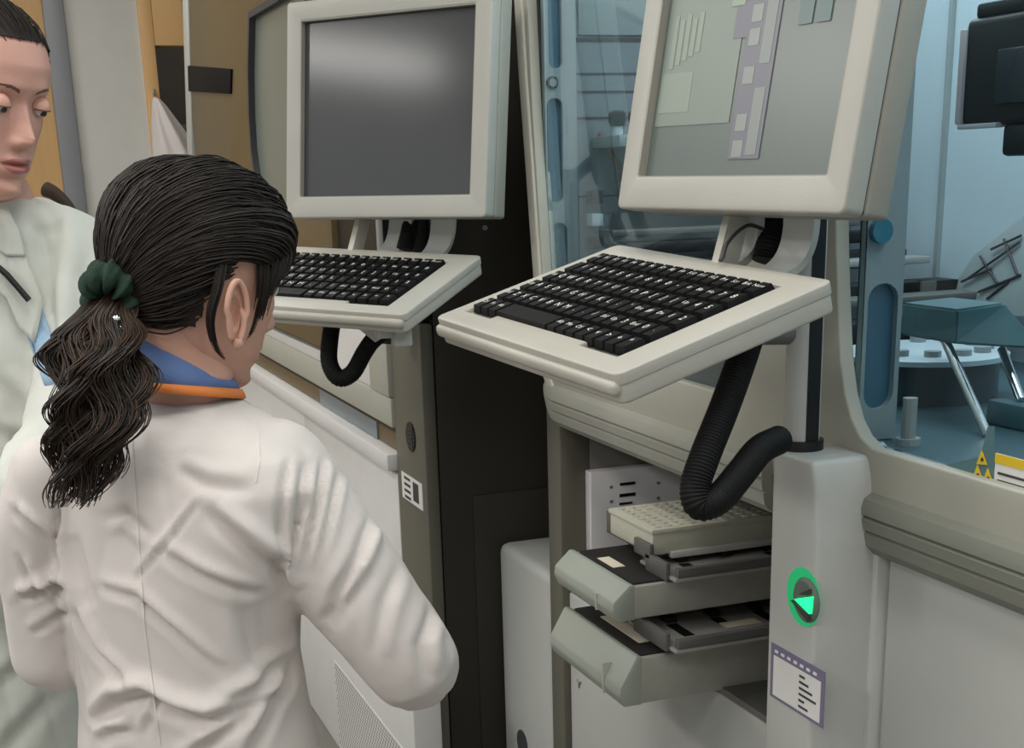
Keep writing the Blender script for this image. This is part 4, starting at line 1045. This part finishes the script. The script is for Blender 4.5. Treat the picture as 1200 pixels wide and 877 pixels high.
creases = [
    cr_([(255, 592), (292, 622), (326, 656), (338, 690)], .011, .010, 1.2),
    cr_([(168, 670), (205, 628), (245, 576)], .005, .0035, 1.0),
    cr_([(200, 640), (240, 660), (306, 688)], .009, .007, 1.0),
    cr_([(290, 700), (300, 750), (322, 800)], .013, .009, -.8),
    cr_([(272, 810), (300, 800), (336, 778)], .010, .010, 1.0),
    cr_([(108, 856), (140, 822), (178, 806), (215, 822), (252, 830), (335, 806)], .011, .011, 1.2),
    cr_([(76, 726), (110, 770), (158, 800)], .009, .007, 1.0),
    cr_([(118, 690), (165, 694), (215, 730), (262, 772)], .008, .006, 1.0),
    cr_([(62, 640), (80, 690), (96, 720)], .009, .007, -1.0),
    cr_([(296, 877), (318, 830), (352, 772)], .010, .009, 1.0),
    cr_([(225, 877), (262, 848), (300, 826)], .009, .008, 1.0),
    cr_([(110, 877), (130, 860), (160, 850)], .008, .007, 1.0),
    cr_([(180, 620), (150, 600), (120, 610)], .008, .004, 1.0),
    cr_([(210, 545), (250, 560), (300, 566)], .010, .004, 1.0),
    cr_([(176, 850), (186, 830), (192, 800)], .006, .004, 1.0),
    # armhole seam and sleeve head gathers
    cr_([(338, 540), (334, 590), (330, 650), (336, 686)], .005, .006, .8),
    cr_([(356, 548), (352, 600), (344, 655)], .005, .006, 1.2),
    cr_([(374, 548), (370, 600), (362, 650)], .005, .005, 1.2),
    cr_([(394, 556), (388, 600), (380, 640)], .005, .004, 1.0),
    cr_([(434, 612), (420, 650), (392, 694)], .008, .007, 1.2),
    cr_([(420, 660), (402, 690), (380, 728)], .009, .006, -1.0),
    cr_([(468, 668), (450, 706), (440, 760)], .010, .004, 1.0),
    cr_([(512, 712), (494, 752), (500, 790)], .010, .006, 1.0),
    # left sleeve
    cr_([(0, 612), (26, 632), (50, 656)], .007, .008, 1.2),
    cr_([(4, 668), (16, 698), (34, 722)], .006, .007, 1.2),
    cr_([(6, 720), (34, 706), (68, 704)], .008, .010, 1.4),
    cr_([(18, 764), (44, 744), (68, 734)], .007, .006, 1.0),
    cr_([(72, 560), (54, 600), (50, 656), (70, 740), (92, 812)], .005, .007, .6),
]
folds(coat_me, RH, og, [(p_, w_*.66, a_*1.12, q_) for p_, w_, a_, q_ in creases], -FH, .0013, 3.0)
# the back seam: a raised line down the middle of the back
coat = link('lab_coat', coat_me, M['coat'], girl, smooth=True)
ctree = BVHTree.FromPolygons([v.co for v in coat_me.vertices], [p.vertices[:] for p in coat_me.polygons])
def on_coat(px, py, tree, off=.0006):
    d = ray(px, py).normalized(); h_ = tree.ray_cast(EYE, d)
    return h_[0]-d*off if h_[0] is not None else None
def stitched(name, pts, tree, r_, m, par):
    P_ = []
    for a, b in zip(pts, pts[1:]):
        for k in range(24):
            q = on_coat(a[0]+(b[0]-a[0])*k/24, a[1]+(b[1]-a[1])*k/24, tree)
            if q is not None: P_.append(q)
    if len(P_) > 3: tube(name, P_, r_, m, par, 6)
stitched('back_seam', [(154, 500), (157, 560), (164, 660), (170, 740), (178, 800), (188, 876)], ctree, .0011, M['coatseam'], girl)
stitched('yoke_seam', [(302, 496), (304, 540), (300, 566)], ctree, .0008, M['coatseam'], girl)
# body: one continuous mesh (neck, trunk, arms, legs, hands) with the head
bm = bmesh.new()
nb = gM @ Vector((0, -.018, -.075)); 
loft(bm, [(P3(218, 700, 1.44), gS*.125, gF*.075), (P3(216, 560, 1.45), gS*.13, gF*.075), (P3(214, 520, 1.46), gS*.085, gF*.050), (P3(216, 480, 1.475), gS*.046, gF*.036), (P3(218, 462, 1.475), gS*.046, gF*.040), (P3(222, 440, 1.475), gS*.046, gF*.047), (nb, gS*.046, gF*.050), (nb+ZU*.05, gS*.046, gF*.05)], 32)
hipc = P3(232, 877, 1.44)
loft(bm, [(P3(218, 705, 1.44), gS*.123, gF*.075), (P3(220, 800, 1.44), gS*.108, gF*.075), (hipc, gS*.125, gF*.085), (Vector((hipc.x, hipc.y, hipc.z-.12)), gS*.13, gF*.09)], 32)
for s_ in (1, -1):
    hp = hipc+gS*.068*s_-ZU*.06; kn = Vector((hp.x, hp.y, .43))+gF*.02; an = Vector((hp.x, hp.y, .08))-gF*.01
    limb(bm, [hp, hp.lerp(kn, .5), kn, kn.lerp(an, .4)-gF*.012, an], [.078, .070, .052, .050, .036], 20)
    loft(bm, [(an-gF*.03-ZU*.045, gS*.028, ZU*.03), (an+gF*.05-ZU*.05, gS*.036, ZU*.026), (an+gF*.14-ZU*.06, gS*.034, ZU*.014)], 18)
wr = eR+fwR*.23; wl = eL+fwL*.20
limb(bm, armR[:4], [.042, .040, .036, .033], 16); limb(bm, [eR, eR+fwR*.1, wr], [.033, .031, .023], 16); limb(bm, armL, [.036, .030, .026, .024], 16); limb(bm, [eL, eL+fwL*.05-ZU*.02, wl], [.024, .026, .021], 16)
bme = remesh(bm, .0048, 2)
hb = bmesh.new(); hand(hb, wr-fwR*.012, fwR+Vector((0, 0, -.1)), -ZU, .86); hand(hb, wl-fwL*.012, fwL, -ZU, .86); hm_ = remesh(hb, .0022, 2)
bm = bmesh.new(); bm.from_mesh(bme); bm.from_mesh(hm_)
head_bm(bm, gM, GSC, 1.0, dict(lips=1, brow=2)); ear_bm(bm, gM, 1, GSC, (.006, .004, -.022)); ear_bm(bm, gM, -1, GSC, (.004, .004, -.022))
bmesh.ops.recalc_face_normals(bm, faces=bm.faces); bm.to_mesh(bme); bm.free()
link('body', bme, [M['skin2'], M['lips'], M['brow']], girl, smooth=True)
for s_ in (1, -1):
    c = gM @ (Vector((.031*s_, .0680, .004))*GSC); bm = bmesh.new(); bmesh.ops.create_uvsphere(bm, u_segments=20, v_segments=12, radius=.0098, matrix=Matrix.Translation(c)); bm_done('eye', bm, M['eyew'], girl, True)
# trousers and shoes
bm = bmesh.new()
for s_ in (1, -1):
    hp = hipc+gS*.068*s_-ZU*.06; kn = Vector((hp.x, hp.y, .43))+gF*.02; an = Vector((hp.x, hp.y, .10))-gF*.01
    limb(bm, [hp, hp.lerp(kn, .5), kn, an], [.088, .080, .064, .052], 20)
tm = remesh(bm, .008, 3); link('trousers', tm, M['trouser'], girl, smooth=True)
for s_ in (1, -1):
    an = Vector((hipc.x, hipc.y, 0))+gS*.068*s_-gF*.01
    bm = bmesh.new(); loft(bm, [(an-gF*.045+ZU*.045, gS*.034, ZU*.043), (an+gF*.02+ZU*.05, gS*.040, ZU*.048), (an+gF*.10+ZU*.033, gS*.044, ZU*.031), (an+gF*.165+ZU*.022, gS*.030, ZU*.020)], 24, 2.6); bm_done('shoe', bm, M['shoe'], girl, True)
# shirt collar with its orange hem
def crings(data): return [(P3((l+r_)/2, y, h), gS*((r_-l)/2*1.42/F_PX/ca*1.0), gF*d+ZU*tz) for (y, l, r_, h, d, tz) in data]
def collar(name, data, m, th=.003):
    bm = bmesh.new(); loft(bm, crings(data), 56, 2.1, cap=False)
    o = bm_done(name, bm, m, girl, True); so = o.modifiers.new('s', 'SOLIDIFY'); so.thickness = th; return o
collar('collar', [(398, 174, 236, 1.475, .050, -.013), (414, 170, 244, 1.475, .056, -.013), (434, 164, 256, 1.472, .062, -.013), (452, 160, 266, 1.470, .066, -.013)], M['blue'])
collar('collar_trim', [(451, 158, 268, 1.470, .0675, -.013), (456, 157, 271, 1.470, .0690, -.013), (462, 158, 273, 1.470, .0690, -.013)], M['orange'], .003)
# hair
def g_line(d):
    ax = abs(d.x)
    if d.y > .0: return d.z > .36+.10*d.y-.30*max(0, ax-.5) and not (ax > .8 and d.z < .10)
    return d.z > -.66 and not (ax > .78 and d.z < -.02 and d.y > -.20) and not (d.y > -.30 and d.z < -.25)
gt = Vector((-.16, -.80, -.55))
bm = bmesh.new(); scalp_cap(bm, gM, GSC, .006, g_line)
roots = [d for d in fib(5200) if g_line(d)]
random.shuffle(roots)
hair_strands(bm, gM, GSC, TREE, roots[:3300], gt, .013, .00095, 16, .0012)
edge = []
for k in range(420):
    t = random.uniform(-1, 1); d = Vector((t*.92, math.sqrt(max(.02, 1-t*t*.85)), .36-.16*abs(t)+random.uniform(-.03, .05))).normalized(); edge.append(d)
hair_strands(bm, gM, GSC, TREE, edge, gt, .013, .0010, 18, .0012)
hair_strands(bm, gM, GSC, TREE, roots[3300:3460], gt, .0138, .0009, 18, .0012, 1)
bm_done('hair', bm, [M['hair'], M['hairlight']], girl, True)
# loose side locks: a wisp hanging behind the ear and one in front of it
bm = bmesh.new()
def lock(pts, spread, n, r0):
    for k in range(n):
        j = [random.gauss(0, 1) for _ in range(3)]
        P_ = [gM @ ((Vector(p)+Vector((.0015*j[0], spread*j[1], .3*spread*j[2]))*(1-.5*i/len(pts)))*GSC) for i, p in enumerate(pts)]
        q = spline(P_, 6); q = q[:max(5, int(len(q)*random.uniform(.62, 1)))]; add_tube(bm, q, [r0*(1-.6*i/len(q)) for i in range(len(q))], 4, cap=False)
lock([(.076, -.020, .020), (.085, -.024, -.010), (.084, -.026, -.045), (.078, -.012, -.070), (.074, .006, -.082)], .0022, 46, .0008)
lock([(.072, .028, .040), (.079, .030, .010), (.078, .032, -.014), (.073, .034, -.036)], .0050, 90, .0008)
lock([(.064, .052, .050), (.074, .050, .030), (.078, .044, .008), (.076, .038, -.012)], .0045, 90, .0008)
lock([(.073, .034, -.010), (.075, .030, -.040), (.073, .026, -.060)], .0014, 12, .0006)
bm_done('hair_lock', bm, M['hair'], girl, True)
# ponytail: wavy tapering bunch
bm = bmesh.new()
PT = spline([P3(138, 335, 1.44), P3(120, 372, 1.40), P3(112, 410, 1.36), P3(116, 455, 1.335), P3(110, 505, 1.325), P3(98, 550, 1.318), P3(80, 600, 1.310)], 8)
PWt = np.interp(np.linspace(0, 1, len(PT)), [0, .1, .25, .45, .65, .85, 1], [.016, .027, .041, .045, .041, .031, .020])
for k in range(820):
    a = random.uniform(0, 2*PI); rr = math.sqrt(random.random()); ph = random.uniform(0, 6.28); fq = random.uniform(2.0, 3.6); wa = random.uniform(.12, .42); endt = random.choice([random.uniform(.5, .9), random.uniform(.7, 1), random.uniform(.85, 1)])
    pts = []
    grp = int(a/(2*PI)*7); ph = grp*1.7+random.uniform(-.35, .35); fq = 2.6+.25*(grp % 3)
    n_ = int(len(PT)*endt)
    for i in range(n_):
        t = i/(len(PT)-1); w_ = PWt[i]; x = rr*math.cos(a)+wa*math.sin(fq*2*PI*t+ph)*min(1, t*3); y = rr*math.sin(a)*.8+wa*math.cos(fq*2*PI*t+ph)*min(1, t*3)
        pts.append(PT[i]+RH*x*w_+FH*y*w_*.8)
    if len(pts) > 3: add_tube(bm, pts, [.0011*(1-.6*i/len(pts)) for i in range(len(pts))], 4, cap=False, mi=1 if random.random() < .5 else 0)
bm_done('ponytail', bm, [M['hair'], M['hairlight']], girl, True)
# scrunchie: a ruffled ring around the root of the tail
c0 = P3(131, 341, 1.425); axd = (PT[8]-PT[0]).normalized(); e1 = axd.cross(ZU).normalized(); e2 = axd.cross(e1)
bm = bmesh.new(); NM, Nm = 90, 18; rows = []
for i in range(NM):
    a = 2*PI*i/NM; dr = e1*math.cos(a)+e2*math.sin(a); ruf = 1+.20*math.sin(9*a)+.10*math.sin(17*a+1)
    rows.append([bm.verts.new(c0+dr*(.019+.0125*ruf*math.cos(2*PI*k/Nm))+axd*(.0185*ruf*math.sin(2*PI*k/Nm)+.003*math.sin(9*a+1))) for k in range(Nm)])
for i in range(NM):
    p, q = rows[i], rows[(i+1) % NM]
    for k in range(Nm): bm.faces.new((p[k], p[(k+1) % Nm], q[(k+1) % Nm], q[k]))
bm_done('scrunchie', bm, M['green'], girl, True)
bm = bmesh.new(); q = P3(137, 374, 1.385); bmesh.ops.create_uvsphere(bm, u_segments=12, v_segments=8, radius=.0045, matrix=Matrix.Translation(q)); q = P3(142, 386, 1.38); bmesh.ops.create_uvsphere(bm, u_segments=12, v_segments=8, radius=.0035, matrix=Matrix.Translation(q))
bm_done('hair_tie_bead', bm, M['chrome'], girl, True)

# ------------------------------------------------------------------ the woman at the left edge
wom = thing('person', 'woman in a pale greenish lab coat, dark hair pulled back, at the left edge', 'person', Vector((0, 0, 0))+(lambda q: Vector((q.x, q.y, 0)))(atH(-10, 500, 1.95)))
wM = head_frame(atH(-30, 113, 1.84), -28, 14, -3)
WSC = 1.05
wF = RH*math.cos(R(-40))+FH*math.sin(R(-40)); wS = wF.cross(ZU)
WR = [(232, -48, 52, 1.93, .055), (244, -80, 72, 1.93, .075), (262, -112, 92, 1.93, .09), (290, -132, 106, 1.94, .10), (330, -142, 116, 1.94, .11), (400, -142, 122, 1.94, .12), (520, -132, 112, 1.94, .12), (640, -128, 104, 1.94, .12), (877, -150, 112, 1.94, .14), (1100, -160, 122, 1.94, .15)]
def ringW(y, L, Rr, h, depth):
    c = atH((L+Rr)/2, y, h); D = (c-EYE).dot(FV); hw = (Rr-L)/2*D/F_PX
    return (c, RH*hw, FH*depth)
bm = bmesh.new(); loft(bm, [ringW(*q) for q in WR])
eW = atH(72, 520, 1.78); limb(bm, [atH(84, 300, 1.93), atH(98, 390, 1.88), eW], [.062, .060, .052], 24); limb(bm, [eW, atH(20, 590, 1.68), atH(-60, 600, 1.66)], [.052, .048, .042], 24)
limb(bm, [atH(-125, 310, 1.92), atH(-165, 420, 1.90), atH(-170, 560, 1.86)], [.06, .056, .05], 24); limb(bm, [atH(-170, 560, 1.86), atH(-128, 628, 1.76)], [.05, .036], 24)
wme = remesh(bm, .0065, 5)
ow = atH(0, 400, 1.9)
def uw(px, py, h=1.84): p = atH(px, py, h); return ((p-ow).dot(RH), p.z)
folds(wme, RH, ow, [([uw(*p) for p in pts], w, a, s_) for pts, w, a, s_ in (
    ([(38, 262), (48, 310), (62, 380), (66, 440)], .012, .012, 1.0), ([(20, 250), (48, 276), (70, 330)], .012, .008, 1.0), ([(90, 300), (100, 350), (98, 420)], .012, .006, 1.0),
    ([(0, 440), (20, 470), (36, 540)], .010, .007, 1.0), ([(0, 500), (24, 520), (50, 520)], .010, .007, 1.0), ([(0, 800), (30, 780), (70, 800)], .012, .008, 1.0), ([(10, 877), (40, 840), (60, 820)], .012, .008, 1.0), ([(0, 720), (20, 740), (30, 780)], .010, .006, 1.0))], -FH, .004, 11.)
link('lab_coat', wme, M['coat2'], wom, smooth=True)
wtree = BVHTree.FromPolygons([v.co for v in wme.vertices], [p.vertices[:] for p in wme.polygons])
def draped(name, poly, tree, off, m, par, th=.003, n=7):
    """a piece of cloth lying on the garment: outline filled as a fan grid and laid on the surface"""
    cx_ = sum(p[0] for p in poly)/len(poly); cy_ = sum(p[1] for p in poly)/len(poly); bm = bmesh.new(); rows = []
    pl = []
    for a, b in zip(poly, poly[1:]+poly[:1]):
        for k in range(4): pl.append((a[0]+(b[0]-a[0])*k/4, a[1]+(b[1]-a[1])*k/4))
    for i in range(n+1):
        row = []
        for (x, y) in pl:
            q = on_coat(cx_+(x-cx_)*i/n, cy_+(y-cy_)*i/n, tree, off)
            if q is None: q = atH(x, y, 1.85)
            row.append(bm.verts.new(q))
        rows.append(row)
    for p, q in zip(rows, rows[1:]):
        for k in range(len(pl)): bm.faces.new((p[k], p[(k+1) % len(pl)], q[(k+1) % len(pl)], q[k]))
    o = bm_done(name, bm, m, par, True, weld=True); so = o.modifiers.new('s', 'SOLIDIFY'); so.thickness = th; so.offset = 1; return o
draped('shirt', [(2, 246), (30, 300), (62, 400), (72, 448), (52, 452), (34, 400), (4, 330), (-30, 300), (-30, 250)], wtree, .002, M['lightblue'], wom)
draped('lapel', [(-8, 244), (12, 258), (24, 286), (52, 352), (40, 402), (22, 384), (8, 350), (-30, 320), (-30, 250)], wtree, .009, M['coat2'], wom, .005)
draped('collar', [(-10, 236), (10, 244), (22, 268), (30, 300), (8, 300), (-20, 280)], wtree, .013, M['coat2'], wom, .005)
p_ = [on_coat(x, y, wtree, .018) for (x, y) in ((-6, 310), (8, 322), (22, 338), (34, 352))]
tube('pen', [q for q in p_ if q is not None], .0042, M['black'], wom, 10)
bm = bmesh.new()
nw = wM @ Vector((0, -.012, -.075))
loft(bm, [(atH(-10, 600, 1.95), RH*.14, FH*.09), (atH(-10, 330, 1.95), RH*.16, FH*.09), (atH(-10, 265, 1.95), RH*.12, FH*.07), (atH(-14, 238, 1.92), RH*.062, FH*.056), (atH(-18, 215, 1.90), RH*.054, FH*.054), (nw, RH*.052, FH*.054), (nw+ZU*.04, RH*.05, FH*.05)], 32)
hw_ = atH(-10, 877, 1.95)
loft(bm, [(atH(-10, 605, 1.95), RH*.14, FH*.09), (hw_, RH*.16, FH*.11), (hw_-ZU*.1, RH*.16, FH*.11)], 32)
for s_ in (1, -1):
    hp = hw_+wS*.085*s_-ZU*.03; kn = Vector((hp.x, hp.y, .48)); an = Vector((hp.x, hp.y, .09))
    limb(bm, [hp, kn, an], [.092, .062, .042], 20)
    loft(bm, [(an-wF*.04-ZU*.05, wS*.032, ZU*.035), (an+wF*.08-ZU*.055, wS*.042, ZU*.03), (an+wF*.18-ZU*.07, wS*.036, ZU*.015)], 18)
limb(bm, [atH(84, 300, 1.93), atH(98, 390, 1.88), eW], [.05, .045, .036], 16); limb(bm, [eW, atH(20, 590, 1.68), atH(-66, 600, 1.66)], [.036, .031, .022], 16)
limb(bm, [atH(-125, 310, 1.92), atH(-165, 420, 1.90), atH(-170, 560, 1.86)], [.05, .045, .036], 16); limb(bm, [atH(-170, 560, 1.86), atH(-120, 640, 1.74)], [.036, .022], 16)
wbm = remesh(bm, .0065, 2)
hb = bmesh.new(); hand(hb, atH(-62, 600, 1.66), -RH*.95-ZU*.25, FH, .95); hand(hb, atH(-124, 636, 1.745), RH*.75-FH*.55-ZU*.2, FH, .95); hm_ = remesh(hb, .0024, 2)
bm = bmesh.new(); bm.from_mesh(wbm); bm.from_mesh(hm_)
head_bm(bm, wM, WSC, 1.0, dict(lips=1, brow=2), (260, 300)); ear_bm(bm, wM, 1, WSC); ear_bm(bm, wM, -1, WSC)
bmesh.ops.recalc_face_normals(bm, faces=bm.faces); bm.to_mesh(wbm); bm.free()
link('body', wbm, [M['skin'], M['lips'], M['brow']], wom, smooth=True)
for s_ in (1, -1):
    c = wM @ (Vector((.031*s_, .0735, .0045))*WSC); bm = bmesh.new(); bmesh.ops.create_uvsphere(bm, u_segments=24, v_segments=16, radius=.0108, matrix=Matrix.Translation(c)); e = bm_done('eye', bm, M['eyew'], wom, True)
    c2 = wM @ (Vector((.031*s_, .0800, -.0005))*WSC); bm = bmesh.new(); bmesh.ops.create_uvsphere(bm, u_segments=16, v_segments=10, radius=.0048, matrix=Matrix.Translation(c2)); bm_done('iris', bm, M['iris'], e, True)
    # upper lid: a skin cap lowered over the downcast eye, with the lash line on its rim
    bm = bmesh.new(); rows = []
    for i in range(9):
        el = R(78-8.2*i*1.32); rows.append([bm.verts.new(wM @ ((Vector((.031*s_, .0735, .0045))+Vector((math.cos(el)*math.sin(R(a_)), math.cos(el)*math.cos(R(a_)), math.sin(el)-.0))*.0124)*WSC)) for a_ in range(-84, 85, 12)])
    for p, q in zip(rows, rows[1:]):
        for k in range(len(p)-1): bm.faces.new((p[k], p[k+1], q[k+1], q[k])).smooth = True
    rim_ = [v.co.copy() for v in rows[-1]][1:-1]
    bm_done('eyelid', bm, M['skin'], wom, True)
    tube('eyelash', rim_, .0010, M['brow'], wom, 6)
bm = bmesh.new()
for s_ in (1, -1):
    an = Vector((hw_.x, hw_.y, 0))+wS*.085*s_
    loft(bm, [(an-wF*.05+ZU*.05, wS*.036, ZU*.048), (an+wF*.06+ZU*.045, wS*.046, ZU*.043), (an+wF*.18+ZU*.022, wS*.034, ZU*.020)], 24, 2.6)
    bm_done('shoe', bm, M['shoe'], wom, True); bm = bmesh.new()
    hp = hw_+wS*.085*s_-ZU*.03; kn = Vector((hp.x, hp.y, .48)); an = Vector((hp.x, hp.y, .12)); limb(bm, [hp, kn, an], [.102, .074, .06], 20)
    bm_done('trouser_leg', bm, M['trouser'], wom, True); bm = bmesh.new()
bm.free()
def w_line(d):
    if d.y > .0: return d.z > .74-.32*max(0, .9-d.y)-.30*max(0, abs(d.x)-.4)
    return d.z > -.60 and not (abs(d.x) > .82 and d.z < .0 and d.y > -.22)
bm = bmesh.new(); scalp_cap(bm, wM, WSC, .003, lambda d: w_line(d) and (d.y < 0 or d.z > .78-.32*max(0, .9-d.y)-.30*max(0, abs(d.x)-.4)))
wroots = [d for d in fib(3600) if w_line(d)]; random.shuffle(wroots)
hair_strands(bm, wM, WSC, TREE, wroots[:2200], Vector((0, -.95, .10)), .008, .0008, 14, .001, over_ear=False)
bun = wM @ Vector((0, -.118, .01))
for k in range(140):
    a = random.uniform(0, 2*PI); q = [bun+(wM.to_3x3() @ Vector((math.cos(a+t)*.026*math.cos(.6*math.sin(2*t+k)), .018*math.sin(1.4*t+k), math.sin(a+t)*.026))) for t in np.linspace(0, 5, 20)]
    add_tube(bm, q, .0016, 4, cap=False)
bm_done('hair', bm, [M['hair']], wom, True)
# dark tapering tube along the edge of her far shoulder
sp_ = spline([atH(54, 222, 1.99), atH(64, 227, 1.985), atH(78, 240, 1.985), atH(92, 262, 1.985), atH(104, 290, 1.985)], 6)
bm = bmesh.new(); add_tube(bm, sp_, [.011-.006*i/len(sp_) for i in range(len(sp_))], 12)
bm_done('shoulder_edge', bm, mat('dark_brown_edge', (56, 40, 26), .7), wom, True)
